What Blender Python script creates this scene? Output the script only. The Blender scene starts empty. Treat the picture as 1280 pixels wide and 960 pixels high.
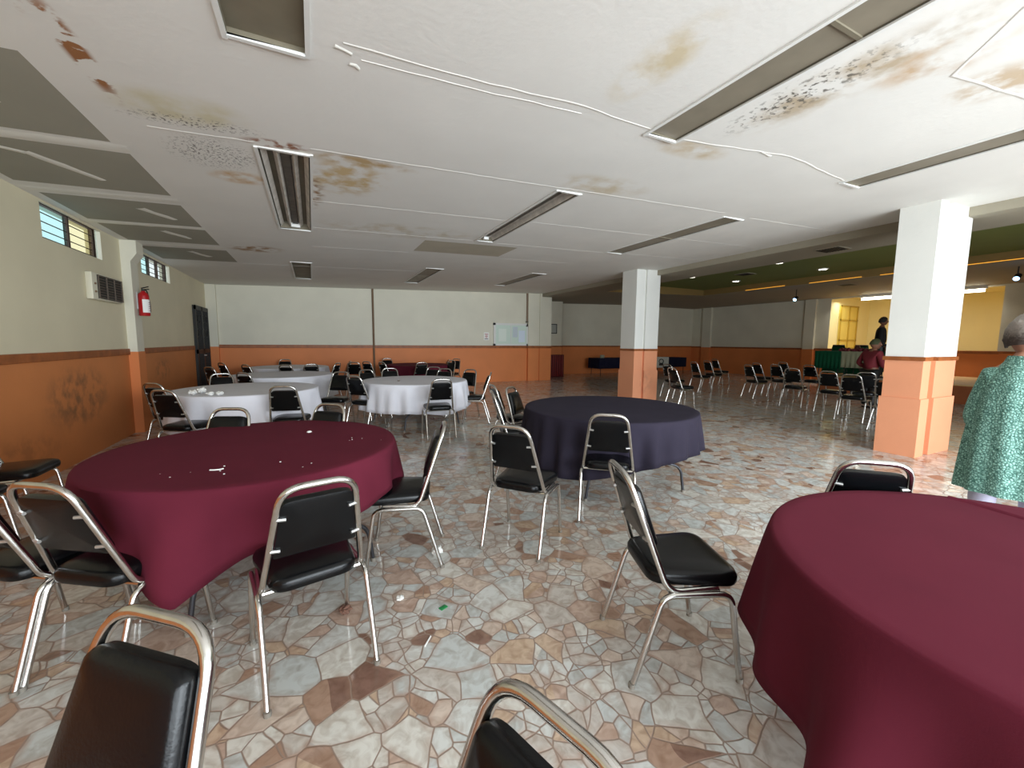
import bpy, bmesh, math, random
from mathutils import Vector, Matrix, noise
PI = math.pi
S = bpy.context.scene
COL = S.collection
rnd = random.Random(7)

# ------------------------------------------------------------------ helpers
def lin(c):
    return tuple((v / 255 / 12.92) if v / 255 <= .04045 else ((v / 255 + .055) / 1.055) ** 2.4 for v in c)

def new_mat(name):
    m = bpy.data.materials.new(name); m.use_nodes = True
    nt = m.node_tree
    return m, nt, nt.nodes['Principled BSDF']

def mat(name, rgb, rough=.5, metal=0., spec=.5, var=0., vscale=4., bump=0., bscale=60., emit=None, estr=0., sheen=0.):
    m, nt, b = new_mat(name)
    c = lin(rgb)
    b.inputs['Base Color'].default_value = (*c, 1)
    b.inputs['Roughness'].default_value = rough
    b.inputs['Metallic'].default_value = metal
    b.inputs['Specular IOR Level'].default_value = spec
    if sheen:
        b.inputs['Sheen Weight'].default_value = sheen
        b.inputs['Sheen Roughness'].default_value = .5
    if emit:
        b.inputs['Emission Color'].default_value = (*lin(emit), 1)
        b.inputs['Emission Strength'].default_value = estr
    if var or bump:
        tc = nt.nodes.new('ShaderNodeTexCoord')
    if var:
        n = nt.nodes.new('ShaderNodeTexNoise'); n.inputs['Scale'].default_value = vscale; n.inputs['Detail'].default_value = 5
        r = nt.nodes.new('ShaderNodeValToRGB')
        r.color_ramp.elements[0].position = .3; r.color_ramp.elements[1].position = .7
        r.color_ramp.elements[0].color = (*[max(0, v * (1 - var)) for v in c], 1)
        r.color_ramp.elements[1].color = (*[min(1, v * (1 + var)) for v in c], 1)
        nt.links.new(tc.outputs['Object'], n.inputs['Vector'])
        nt.links.new(n.outputs['Fac'], r.inputs['Fac'])
        nt.links.new(r.outputs['Color'], b.inputs['Base Color'])
    if bump:
        n2 = nt.nodes.new('ShaderNodeTexNoise'); n2.inputs['Scale'].default_value = bscale; n2.inputs['Detail'].default_value = 3
        bp = nt.nodes.new('ShaderNodeBump'); bp.inputs['Strength'].default_value = bump; bp.inputs['Distance'].default_value = .01
        nt.links.new(tc.outputs['Object'], n2.inputs['Vector'])
        nt.links.new(n2.outputs['Fac'], bp.inputs['Height'])
        nt.links.new(bp.outputs['Normal'], b.inputs['Normal'])
    return m

def obj(name, bm, m, parent=None, loc=(0, 0, 0), smooth=True, rotz=0):
    me = bpy.data.meshes.new(name)
    bmesh.ops.recalc_face_normals(bm, faces=bm.faces[:])
    bm.to_mesh(me); bm.free()
    for mm in (m if isinstance(m, (list, tuple)) else [m]):
        me.materials.append(mm)
    if smooth:
        for p in me.polygons: p.use_smooth = True
        try: me.set_sharp_from_angle(angle=math.radians(42))
        except Exception: pass
    o = bpy.data.objects.new(name, me); COL.objects.link(o)
    o.location = loc; o.rotation_euler = (0, 0, rotz)
    if parent: o.parent = parent
    return o

def tag(o, label, cat, group=None):
    o['label'] = label; o['category'] = cat
    if group: o['group'] = group
    return o

def thing(name, label, cat, loc=(0, 0, 0), rotz=0, group=None):
    o = bpy.data.objects.new(name, None); COL.objects.link(o)
    o.empty_display_size = .1
    o.location = loc; o.rotation_euler = (0, 0, rotz)
    return tag(o, label, cat, group)

def struct(name, bm, m, smooth=False, parent=None, label=None):
    o = obj(name, bm, m, parent, smooth=smooth)
    if not parent: o['kind'] = 'structure'
    if label: o['label'] = label
    return o

def dup(root, loc, rotz, label, group):
    r = root.copy(); COL.objects.link(r); r.location = loc; r.rotation_euler = (0, 0, rotz)
    r['label'] = label
    if group: r['group'] = group
    for ch in list(root.children):
        c = ch.copy(); COL.objects.link(c); c.parent = r
        for g in list(ch.children):
            d = g.copy(); COL.objects.link(d); d.parent = c
    return r

def box(bm, x0, x1, y0, y1, z0, z1, mi=0, bev=0.):
    vs = [bm.verts.new((x, y, z)) for z in (z0, z1) for y in (y0, y1) for x in (x0, x1)]
    fs = []
    for q in ((0, 1, 3, 2), (4, 6, 7, 5), (0, 4, 5, 1), (2, 3, 7, 6), (0, 2, 6, 4), (1, 5, 7, 3)):
        f = bm.faces.new([vs[i] for i in q]); f.material_index = mi; fs.append(f)
    if bev:
        es = list({e for f in fs for e in f.edges})
        bmesh.ops.bevel(bm, geom=es, offset=bev, segments=2, affect='EDGES', profile=.5)

def B(*a, **k):
    bm = bmesh.new(); box(bm, *a, **k); return bm

def quad(bm, pts, mi=0):
    f = bm.faces.new([bm.verts.new(p) for p in pts]); f.material_index = mi; return f

def fillet(path, r, n=6):
    out = [Vector(path[0])]
    for i in range(1, len(path) - 1):
        a, b, c = Vector(path[i - 1]), Vector(path[i]), Vector(path[i + 1])
        u, v = (a - b), (c - b)
        ri = r[i - 1] if isinstance(r, (list, tuple)) else r
        d = min(ri, u.length * .48, v.length * .48)
        p, q = b + u.normalized() * d, b + v.normalized() * d
        for k in range(n + 1):
            t = k / n
            out.append(p.lerp(b, t).lerp(b.lerp(q, t), t))
    out.append(Vector(path[-1]))
    return out

def tube(bm, path, r, n=10, caps=True, mi=0, closed=False):
    P = [Vector(p) for p in path]
    N = len(P)
    rr = r if callable(r) else (lambda t: r)
    t0 = (P[1] - P[0]).normalized()
    up = Vector((0, 0, 1)) if abs(t0.z) < .9 else Vector((1, 0, 0))
    nrm = t0.cross(up).normalized()
    rings = []
    for i in range(N):
        if closed: t = (P[(i + 1) % N] - P[i - 1]).normalized()
        else: t = (P[min(i + 1, N - 1)] - P[max(i - 1, 0)]).normalized()
        nrm = (nrm - t * nrm.dot(t)).normalized()
        bn = t.cross(nrm)
        R = rr(i / (N - 1))
        rings.append([bm.verts.new(P[i] + (nrm * math.cos(2 * PI * k / n) + bn * math.sin(2 * PI * k / n)) * R) for k in range(n)])
    M = N if closed else N - 1
    for i in range(M):
        a, b = rings[i], rings[(i + 1) % N]
        for k in range(n):
            f = bm.faces.new((a[k], a[(k + 1) % n], b[(k + 1) % n], b[k])); f.material_index = mi
    if caps and not closed:
        for rg in (rings[0][::-1], rings[-1]):
            f = bm.faces.new(rg); f.material_index = mi

def T(path, r, n=10):
    bm = bmesh.new(); tube(bm, path, r, n); return bm

def lathe(bm, prof, n=20, c=(0, 0), mi=0):
    rings = []
    for (r, z) in prof:
        if r < 1e-5: rings.append([bm.verts.new((c[0], c[1], z))])
        else: rings.append([bm.verts.new((c[0] + r * math.cos(2 * PI * k / n), c[1] + r * math.sin(2 * PI * k / n), z)) for k in range(n)])
    for a, b in zip(rings, rings[1:]):
        for k in range(n):
            if len(a) == 1 and len(b) == 1: continue
            if len(a) == 1: f = bm.faces.new((a[0], b[(k + 1) % n], b[k]))
            elif len(b) == 1: f = bm.faces.new((a[k], a[(k + 1) % n], b[0]))
            else: f = bm.faces.new((a[k], a[(k + 1) % n], b[(k + 1) % n], b[k]))
            f.material_index = mi

def outline(pts, r, n=6):
    """closed polygon with rounded corners"""
    out = []
    N = len(pts)
    for i in range(N):
        a, b, c = Vector(pts[i - 1]), Vector(pts[i]), Vector(pts[(i + 1) % N])
        ri = r[i] if isinstance(r, (list, tuple)) else r
        p, q = b + (a - b).normalized() * ri, b + (c - b).normalized() * ri
        for k in range(n + 1):
            t = k / n
            out.append(p.lerp(b, t).lerp(b.lerp(q, t), t))
    return out

def cushion(bm, ol, rings, f=None):
    """ol: 2D outline, rings: (inset, z) from bottom to top; f maps (x,y,z)->point"""
    f = f or (lambda p: p)
    cx = sum(p.x for p in ol) / len(ol); cy = sum(p.y for p in ol) / len(ol)
    hx = max(abs(p.x - cx) for p in ol); hy = max(abs(p.y - cy) for p in ol)
    RR = []
    for ins, z in rings:
        RR.append([bm.verts.new(f(Vector((cx + (p.x - cx) * (1 - ins / hx), cy + (p.y - cy) * (1 - ins / hy), z)))) for p in ol])
    n = len(ol)
    for a, b in zip(RR, RR[1:]):
        for k in range(n): bm.faces.new((a[k], a[(k + 1) % n], b[(k + 1) % n], b[k]))
    c0 = bm.verts.new(f(Vector((cx, cy, rings[0][1]))))
    c1 = bm.verts.new(f(Vector((cx, cy, rings[-1][1] + .002))))
    for k in range(n):
        bm.faces.new((RR[0][(k + 1) % n], RR[0][k], c0)); bm.faces.new((RR[-1][k], RR[-1][(k + 1) % n], c1))

# ------------------------------------------------------------------ materials
CREAM = (214, 210, 192); ORANGE = (212, 126, 70)

def paint(name, rgb, var=.05, smudge=None, rough=.6):
    m, nt, b = new_mat(name)
    N, L = nt.nodes, nt.links
    tc = N.new('ShaderNodeTexCoord')
    n = N.new('ShaderNodeTexNoise'); n.inputs['Scale'].default_value = 1.3; n.inputs['Detail'].default_value = 6
    L.new(tc.outputs['Object'], n.inputs['Vector'])
    r = N.new('ShaderNodeValToRGB'); c = lin(rgb)
    r.color_ramp.elements[0].position = .3; r.color_ramp.elements[1].position = .7
    r.color_ramp.elements[0].color = (*[v * (1 - var) for v in c], 1); r.color_ramp.elements[1].color = (*[min(1, v * (1 + var)) for v in c], 1)
    L.new(n.outputs['Fac'], r.inputs['Fac'])
    out = r.outputs['Color']
    for (ctr, rad, col, amt) in (smudge or []):
        out = blotch(nt, tc, out, ctr, rad, col, amt)
    L.new(out, b.inputs['Base Color'])
    b.inputs['Roughness'].default_value = rough
    n2 = N.new('ShaderNodeTexNoise'); n2.inputs['Scale'].default_value = 25
    L.new(tc.outputs['Object'], n2.inputs['Vector'])
    bp = N.new('ShaderNodeBump'); bp.inputs['Strength'].default_value = .12; bp.inputs['Distance'].default_value = .01
    L.new(n2.outputs['Fac'], bp.inputs['Height']); L.new(bp.outputs['Normal'], b.inputs['Normal'])
    return m

def blotch(nt, tc, cin, ctr, rad, col, amt, scale=7., thr=(.42, .62)):
    """a stain: an elliptical patch broken up by noise, laid over the colour cin"""
    N, L = nt.nodes, nt.links
    mp = N.new('ShaderNodeMapping'); mp.vector_type = 'POINT'
    mp.inputs['Location'].default_value = tuple(-c / r for c, r in zip(ctr, rad))
    mp.inputs['Scale'].default_value = tuple(1 / r for r in rad)
    L.new(tc.outputs['Object'], mp.inputs['Vector'])
    ln = N.new('ShaderNodeVectorMath'); ln.operation = 'LENGTH'
    L.new(mp.outputs['Vector'], ln.inputs[0])
    fall = N.new('ShaderNodeMapRange'); fall.interpolation_type = 'SMOOTHSTEP'
    fall.inputs['From Min'].default_value = .35; fall.inputs['From Max'].default_value = 1.
    fall.inputs['To Min'].default_value = 1.; fall.inputs['To Max'].default_value = 0.
    L.new(ln.outputs['Value'], fall.inputs['Value'])
    n = N.new('ShaderNodeTexNoise'); n.inputs['Scale'].default_value = scale; n.inputs['Detail'].default_value = 6
    L.new(tc.outputs['Object'], n.inputs['Vector'])
    th = N.new('ShaderNodeMapRange'); th.inputs['From Min'].default_value = thr[0]; th.inputs['From Max'].default_value = thr[1]
    th.inputs['To Max'].default_value = amt
    L.new(n.outputs['Fac'], th.inputs['Value'])
    mu = N.new('ShaderNodeMath'); mu.operation = 'MULTIPLY'; mu.use_clamp = True
    L.new(fall.outputs['Result'], mu.inputs[0]); L.new(th.outputs['Result'], mu.inputs[1])
    mx = N.new('ShaderNodeMix'); mx.data_type = 'RGBA'
    L.new(mu.outputs['Value'], mx.inputs['Factor']); L.new(cin, mx.inputs['A'])
    mx.inputs['B'].default_value = (*lin(col), 1)
    return mx.outputs['Result']

M = {}
M['cream'] = paint('cream wall paint', CREAM)
M['orange'] = paint('orange wall paint', ORANGE, .06)
M['orange_left'] = paint('scuffed orange wall paint', (200, 124, 70), .07,
                         [((-2.52, 6.6, .75), (.6, .9, .45), (104, 74, 50), .7), ((-2.52, 9.6, .9), (.6, .6, .3), (110, 78, 50), .5),
                          ((-2.52, 5.2, .3), (.6, 1.2, .3), (150, 92, 50), .5)])
M['pillar_cream'] = paint('white pillar paint', (226, 226, 220), .03)
M['pillar_orange'] = paint('salmon orange pillar paint', (224, 152, 114), .04, [((7.5, 7.75, .45), (.3, .3, .4), (190, 130, 100), .5)])
M['trim'] = mat('brown wood rail', (146, 82, 38), .5, var=.25, vscale=9)
M['conduit'] = mat('dull brown conduit', (120, 96, 74), .5)
M['white_trim'] = mat('white painted metal', (222, 222, 218), .45)
M['chrome'] = mat('worn chrome tube', (206, 204, 200), .2, 1., var=.08, vscale=30)
M['vinyl'] = mat('black vinyl', (8, 9, 11), .26, 0, .28, bump=.06, bscale=140)
M['bracket'] = mat('grey bracket', (190, 190, 188), .35, .8)
M['foot'] = mat('grey rubber foot', (128, 122, 112), .6)
M['steel'] = mat('dark table steel', (66, 66, 70), .4, .6)
M['board'] = mat('table board', (150, 120, 90), .6)
M['burg'] = mat('burgundy cloth', (92, 31, 46), .9, 0, .12, var=.07, vscale=3, bump=.08, bscale=300)
M['navy'] = mat('dark plum navy cloth', (46, 42, 54), .9, 0, .12, var=.08, vscale=5, bump=.08, bscale=300)
M['whitecloth'] = mat('white cloth', (226, 226, 234), .85, 0, .2, var=.03, vscale=4, bump=.05, bscale=300)
M['greencloth'] = mat('dark green cloth', (10, 74, 48), .8, 0, .2)
M['greycloth'] = mat('grey green cloth', (146, 146, 120), .8, 0, .2)
M['nightcloth'] = mat('midnight blue cloth', (22, 24, 46), .85, 0, .2)
M['drywall'] = mat('bare drywall', (152, 149, 136), .8, 0, .3, var=.04, vscale=2)
M['plaster'] = mat('white joint plaster', (226, 224, 216), .8, 0, .3, var=.04, vscale=8)
M['seam'] = mat('ceiling seam filler', (222, 219, 212), .8, 0, .3)
M['housing'] = mat('dusty lamp housing', (116, 108, 90), .7, .1, var=.12, vscale=6)
M['diffuser'] = mat('dirty brown diffuser', (128, 120, 104), .55, var=.1, vscale=5)
M['dirt'] = mat('sooty metal', (84, 78, 70), .6, .2, var=.3, vscale=12)
M['tan'] = mat('stage boards', (214, 176, 120), .5, var=.1, vscale=3)
M['riser'] = mat('brown stage riser', (150, 82, 44), .6, var=.1)
M['green'] = mat('green ceiling paint', (110, 122, 62), .7, var=.06, vscale=1)
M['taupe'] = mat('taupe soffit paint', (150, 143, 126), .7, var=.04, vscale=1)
M['yellow'] = paint('yellow wall paint', (238, 228, 172), .03)
M['yellowdeep'] = mat('deep yellow panel', (226, 204, 104), .5)
M['black'] = mat('black iron', (26, 25, 24), .5, .3)
M['darkvoid'] = mat('dark mesh', (40, 40, 38), .7)
M['paper'] = mat('white paper', (236, 236, 232), .8)
M['glow'] = mat('lamp glow', (255, 255, 250), emit=(255, 252, 240), estr=9)
M['tubeglow'] = mat('fluorescent tube', (255, 255, 245), emit=(255, 250, 225), estr=7)
M['blueglow'] = mat('blue spot lens', (190, 225, 255), emit=(150, 205, 255), estr=7)
M['gold'] = mat('warm rope light', (250, 190, 80), emit=(255, 176, 60), estr=1.1)
M['red'] = mat('red enamel', (170, 20, 26), .35)
M['skin'] = mat('skin', (190, 140, 115), .55)
M['skin_dark'] = mat('tanned skin', (126, 84, 64), .55)

def floor_mat():
    m, nt, b = new_mat('crazy paved marble')
    N, L = nt.nodes, nt.links
    tc = N.new('ShaderNodeTexCoord')
    dn = N.new('ShaderNodeTexNoise'); dn.inputs['Scale'].default_value = 3.2; dn.inputs['Detail'].default_value = 2
    L.new(tc.outputs['Object'], dn.inputs['Vector'])
    sub = N.new('ShaderNodeVectorMath'); sub.operation = 'SUBTRACT'; sub.inputs[1].default_value = (.5, .5, .5)
    L.new(dn.outputs['Color'], sub.inputs[0])
    sc = N.new('ShaderNodeVectorMath'); sc.operation = 'SCALE'; sc.inputs['Scale'].default_value = .09
    L.new(sub.outputs['Vector'], sc.inputs[0])
    add = N.new('ShaderNodeVectorMath'); add.operation = 'ADD'
    L.new(tc.outputs['Object'], add.inputs[0]); L.new(sc.outputs['Vector'], add.inputs[1])
    def voro(scale):
        a = N.new('ShaderNodeTexVoronoi'); a.voronoi_dimensions = '2D'; a.inputs['Scale'].default_value = scale
        e = N.new('ShaderNodeTexVoronoi'); e.voronoi_dimensions = '2D'; e.feature = 'DISTANCE_TO_EDGE'; e.inputs['Scale'].default_value = scale
        L.new(add.outputs['Vector'], a.inputs['Vector']); L.new(add.outputs['Vector'], e.inputs['Vector'])
        d = N.new('ShaderNodeMath'); d.operation = 'DIVIDE'; L.new(e.outputs['Distance'], d.inputs[0]); d.inputs[1].default_value = scale
        return a, d
    def math2(op, a, b_):
        n = N.new('ShaderNodeMath'); n.operation = op
        for i, q in enumerate((a, b_)):
            if isinstance(q, (int, float)): n.inputs[i].default_value = q
            else: L.new(q, n.inputs[i])
        return n.outputs[0]
    v1, e1 = voro(6.); v2, e2 = voro(11.5)
    s1 = N.new('ShaderNodeSeparateColor'); L.new(v1.outputs['Color'], s1.inputs['Color'])
    small = math2('GREATER_THAN', s1.outputs['Green'], .42)          # which big stones are broken into small ones
    ev = math2('MINIMUM', e1.outputs[0], math2('ADD', e2.outputs[0], math2('MULTIPLY', math2('SUBTRACT', 1., small), 9.)))
    cm = N.new('ShaderNodeMix'); cm.data_type = 'RGBA'; L.new(small, cm.inputs['Factor'])
    L.new(v1.outputs['Color'], cm.inputs['A'])
    av = N.new('ShaderNodeMix'); av.data_type = 'RGBA'; av.inputs['Factor'].default_value = 1.
    L.new(v1.outputs['Color'], av.inputs['A']); L.new(v2.outputs['Color'], av.inputs['B'])
    L.new(av.outputs['Result'], cm.inputs['B'])
    class vo: outputs = {'Color': cm.outputs['Result']}
    sep = N.new('ShaderNodeSeparateColor'); L.new(cm.outputs['Result'], sep.inputs['Color'])
    low = N.new('ShaderNodeTexNoise'); low.inputs['Scale'].default_value = .45; low.inputs['Detail'].default_value = 2
    L.new(tc.outputs['Object'], low.inputs['Vector'])
    lm = N.new('ShaderNodeMapRange'); lm.inputs['From Min'].default_value = .3; lm.inputs['From Max'].default_value = .7
    lm.inputs['To Min'].default_value = -.14; lm.inputs['To Max'].default_value = .14
    L.new(low.outputs['Fac'], lm.inputs['Value'])
    ad = N.new('ShaderNodeMath'); ad.operation = 'ADD'
    L.new(sep.outputs['Red'], ad.inputs[0]); L.new(lm.outputs['Result'], ad.inputs[1])
    cr = N.new('ShaderNodeValToRGB'); cr.color_ramp.interpolation = 'CONSTANT'
    stops = [(0., (216, 218, 214)), (.18, (202, 207, 205)), (.38, (222, 220, 212)), (.55, (206, 200, 192)), (.68, (216, 200, 186)),
             (.77, (202, 178, 162)), (.85, (208, 184, 160)), (.925, (180, 150, 130)), (.975, (142, 112, 98))]
    els = cr.color_ramp.elements
    els[0].position, els[0].color = 0, (*lin(stops[0][1]), 1)
    els[1].position, els[1].color = stops[1][0], (*lin(stops[1][1]), 1)
    for p, c in stops[2:]:
        e = els.new(p); e.color = (*lin(c), 1)
    L.new(ad.outputs['Value'], cr.inputs['Fac'])
    # veins
    vn = N.new('ShaderNodeTexNoise'); vn.inputs['Scale'].default_value = 14; vn.inputs['Detail'].default_value = 8; vn.inputs['Distortion'].default_value = 1.4
    of = N.new('ShaderNodeVectorMath'); of.operation = 'ADD'
    L.new(tc.outputs['Object'], of.inputs[0]); L.new(vo.outputs['Color'], of.inputs[1]); L.new(of.outputs['Vector'], vn.inputs['Vector'])
    vr = N.new('ShaderNodeValToRGB')
    vr.color_ramp.elements[0].position = .32; vr.color_ramp.elements[0].color = (.62, .55, .5, 1)
    vr.color_ramp.elements[1].position = .6; vr.color_ramp.elements[1].color = (1, 1, 1, 1)
    L.new(vn.outputs['Fac'], vr.inputs['Fac'])
    mx = N.new('ShaderNodeMix'); mx.data_type = 'RGBA'; mx.blend_type = 'MULTIPLY'; mx.inputs['Factor'].default_value = .75
    L.new(cr.outputs['Color'], mx.inputs['A']); L.new(vr.outputs['Color'], mx.inputs['B'])
    gm = N.new('ShaderNodeMapRange'); gm.inputs['From Min'].default_value = .0012; gm.inputs['From Max'].default_value = .0045
    L.new(ev, gm.inputs['Value'])
    gx = N.new('ShaderNodeMix'); gx.data_type = 'RGBA'
    gx.inputs['A'].default_value = (*lin((150, 128, 114)), 1)
    hm = N.new('ShaderNodeMapRange'); hm.inputs['From Min'].default_value = 0; hm.inputs['From Max'].default_value = .028; hm.inputs['To Min'].default_value = .75; hm.inputs['To Max'].default_value = 0
    L.new(ev, hm.inputs['Value'])
    hn = N.new('ShaderNodeTexNoise'); hn.inputs['Scale'].default_value = 9; hn.inputs['Detail'].default_value = 5; L.new(tc.outputs['Object'], hn.inputs['Vector'])
    hr = N.new('ShaderNodeMapRange'); hr.inputs['From Min'].default_value = .42; hr.inputs['From Max'].default_value = .66; L.new(hn.outputs['Fac'], hr.inputs['Value'])
    hx = N.new('ShaderNodeMix'); hx.data_type = 'RGBA'; L.new(math2('MULTIPLY', hm.outputs[0], hr.outputs[0]), hx.inputs['Factor'])
    L.new(mx.outputs['Result'], hx.inputs['A']); hx.inputs['B'].default_value = (*lin((172, 140, 120)), 1)
    L.new(gm.outputs['Result'], gx.inputs['Factor']); L.new(hx.outputs['Result'], gx.inputs['B'])
    L.new(gx.outputs['Result'], b.inputs['Base Color'])
    rm = N.new('ShaderNodeMapRange'); rm.inputs['To Min'].default_value = .4; rm.inputs['To Max'].default_value = .13
    L.new(gm.outputs['Result'], rm.inputs['Value']); L.new(rm.outputs['Result'], b.inputs['Roughness'])
    bp = N.new('ShaderNodeBump'); bp.inputs['Strength'].default_value = .25; bp.inputs['Distance'].default_value = .004
    L.new(gm.outputs['Result'], bp.inputs['Height']); L.new(bp.outputs['Normal'], b.inputs['Normal'])
    b.inputs['Specular IOR Level'].default_value = .5
    return m
M['floor'] = floor_mat()

def ceiling_mat():
    m = paint('stained white ceiling paint', (222, 220, 214), .035)
    nt = m.node_tree; N, L = nt.nodes, nt.links
    b = N['Principled BSDF']; tc = next(n for n in N if n.type == 'TEX_COORD')
    out = b.inputs['Base Color'].links[0].from_socket
    z = 3.0
    OCH, BRN, MLD = (196, 172, 130), (150, 118, 84), (70, 66, 58)
    for a in [((-.75, 3.55, z), (.5, .28, .5), (204, 196, 160), .8, 5, (.3, .6)),
              ((-.7, 3.72, z), (.5, .12, .5), MLD, .8, 48, (.55, .6)),
              ((-.68, 4.25, z), (.38, .42, .5), MLD, .85, 52, (.55, .6)),
              ((-.55, 4.75, z), (.3, .2, .5), (196, 160, 110), 1.2, 6, (.35, .6)),
              ((.35, 4.4, z), (.45, .6, .5), OCH, 1.1, 5, (.42, .6)),
              ((.45, 3.95, z), (.6, .15, .5), (176, 146, 96), .9, 5, (.4, .6)),
              ((.06, 4.9, z), (.14, .7, .5), BRN, 1., 9, (.45, .6)),
              ((-.2, 3.86, z), (.3, .1, .5), (140, 84, 50), 1., 12, (.42, .55)),
              ((-1.06, 3.1, z), (.07, .6, .5), (150, 100, 60), 1.2, 11, (.5, .56)),
              ((-1.15, 2.5, z), (.1, .4, .5), (150, 100, 60), 1.2, 11, (.48, .56)),
              ((3.05, 1.55, z), (.3, .9, .5), (180, 164, 140), 1., 6, (.42, .65)),
              ((2.95, 1.75, z), (.22, .7, .5), (100, 94, 84), 1., 30, (.53, .62)),
              ((3.3, 1.2, z), (.35, .4, .5), (190, 164, 134), 1., 5, (.42, .65)),
              ((4.0, 1.15, z), (.35, .3, .5), (192, 172, 146), 1., 7, (.42, .6)),
              ((1.85, 1.9, z), (.2, .5, .5), (204, 190, 160), 1., 5, (.35, .6)),
              ((2.95, 2.62, z), (.5, .18, .5), (196, 178, 148), 1., 5, (.35, .6)),
              ((2.8, 3.6, z), (.7, .3, .5), (200, 186, 160), .9, 4, (.4, .6)),
              ((-.8, 8.2, z), (.5, .35, .5), (158, 124, 84), 1., 7, (.42, .58)),
              ((1.2, 6.2, z), (1.4, .5, .5), (196, 184, 160), .8, 4, (.45, .65))]:
        out = blotch(nt, tc, out, a[0], a[1], a[2], a[3], a[4], a[5])
    L.new(out, b.inputs['Base Color'])
    b.inputs['Roughness'].default_value = .75
    return m
M['ceiling'] = ceiling_mat()

# ------------------------------------------------------------------ the room
XL, XR, YB, YF, YR = -2.52, 18.3, 13.5, 15.6, -3.2
def zc(x): return 2.9 + .033 * (x - XL)

def gridface(us, vs, f, skip=None, mi=None):
    """a surface cut along us x vs; f(u,v)->xyz; cells whose centre is in skip are left open"""
    bm = bmesh.new()
    V = {}
    def v(i, j):
        if (i, j) not in V: V[i, j] = bm.verts.new(f(us[i], vs[j]))
        return V[i, j]
    for i in range(len(us) - 1):
        for j in range(len(vs) - 1):
            cu, cv = (us[i] + us[i + 1]) / 2, (vs[j] + vs[j + 1]) / 2
            if skip and skip(cu, cv): continue
            fc = bm.faces.new((v(i, j), v(i + 1, j), v(i + 1, j + 1), v(i, j + 1)))
            if mi: fc.material_index = mi(cu, cv)
    return bm

def inr(rects): return lambda u, v: any(a < u < b and c < v < d for a, b, c, d in rects)
def cuts(lo, hi, *xs): return sorted({lo, hi, *[x for x in xs if lo < x < hi]})

# floor
bm = bmesh.new(); quad(bm, [(XL, YR, 0), (XR, YR, 0), (XR, YF, 0), (XL, YF, 0)])
struct('floor', bm, M['floor'])

# ceiling with open lamp recesses and bare drywall panels
LAMPS = {'a0': (-.33, .02, .1, 2.62), 'a1': (-.34, .035, 3.97, 6.58), 'a2': (-.32, .02, 9.28, 11.65),
         'b0': (2.39, 2.69, .08, 2.55), 'b1': (2.42, 2.7, 3.9, 6.32), 'b2': (2.34, 2.7, 9.18, 11.65),
         'c0': (5.08, 5.42, .08, 2.53), 'c1': (5.05, 5.42, 3.9, 6.36), 'c2': (4.98, 5.34, 9.12, 11.53)}
PANELS = [(-2.3, -1.33, 3.2, 4.3), (-2.44, -1.28, 4.5, 5.58), (-2.42, -1.28, 5.92, 6.92), (-2.4, -1.28, 7.08, 8.08), (-2.4, -1.26, 8.5, 9.65)]
BEIGE = [(1.66, 3.3, 6.6, 7.45)]
xs = cuts(XL, 7.75, *[v for r in LAMPS.values() for v in r[:2]], *[v for r in PANELS + BEIGE for v in r[:2]])
ys = cuts(YR, YB, *[v for r in LAMPS.values() for v in r[2:]], *[v for r in PANELS + BEIGE for v in r[2:]])
pin, bin_ = inr(PANELS), inr(BEIGE)
ceil = struct('ceiling', gridface(xs, ys, lambda u, v: (u, v, zc(u)), inr(list(LAMPS.values())), lambda u, v: 1 if pin(u, v) else (2 if bin_(u, v) else 0)),
              [M['ceiling'], M['drywall'], mat('old beige board', (176, 168, 150), .8, var=.06, vscale=3)])

def ribbon(pts, w, dz=.006, jit=.004):
    """raised plaster seam on the ceiling"""
    bm = bmesh.new(); rows = []
    P = []
    for (a, b) in zip(pts, pts[1:]):
        n = max(2, int((Vector(b) - Vector(a)).length / .12))
        P += [Vector(a).lerp(Vector(b), k / n) for k in range(n)]
    P.append(Vector(pts[-1]))
    for i, p in enumerate(P):
        d = (P[min(i + 1, len(P) - 1)] - P[max(i - 1, 0)]).normalized(); nrm = Vector((-d.y, d.x))
        ww = w * (1 + rnd.uniform(-.3, .3)) / 2; off = rnd.uniform(-jit, jit)
        r = []
        for s, z in ((-1, 0), (-.5, -dz), (.5, -dz), (1, 0)):
            q = p + nrm * (s * ww + off); r.append(bm.verts.new((q.x, q.y, zc(q.x) + z)))
        rows.append(r)
    for a, b in zip(rows, rows[1:]):
        for k in range(3): bm.faces.new((a[k], a[k + 1], b[k + 1], b[k]))
    return bm

for pts, w in [([(.2, 2.46), (.9, 2.47), (1.7, 2.44), (2.38, 2.5)], .022), ([(.3, 2.56), (1.1, 2.55), (1.75, 2.52)], .014),
               ([(.04, 3.84), (1.6, 3.83), (3.0, 3.8), (4.9, 3.77)], .028), ([(.05, 5.2), (1.4, 5.16), (2.4, 5.13)], .022),
               ([(2.72, 5.07), (4.0, 5.06), (5.0, 5.05)], .022), ([(.05, 6.4), (1.5, 6.38), (2.4, 6.36)], .02), ([(2.8, 6.4), (5.0, 6.42)], .02),
               ([(-1.0, 3.9), (-.35, 3.88)], .03), ([(-1.25, 1.95), (-.34, 2.0)], .02), ([(2.72, 2.52), (3.9, 2.36), (5.06, 2.5)], .03),
               ([(3.1, .8), (3.6, 1.25), (4.8, 1.1)], .03), ([(5.45, 3.8), (7.6, 3.78)], .02), ([(5.45, 5.05), (7.6, 5.05)], .02),
               ([(5.45, 6.35), (7.6, 6.35)], .02), ([(.05, 7.65), (1.6, 7.63)], .02), ([(3.4, 7.6), (5.0, 7.62)], .02), ([(-1.2, 9.75), (2.3, 9.7)], .02)]:
    struct('ceiling_seam', ribbon(pts, w * .8, .0025, .007), M['seam'], True, ceil)
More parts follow.
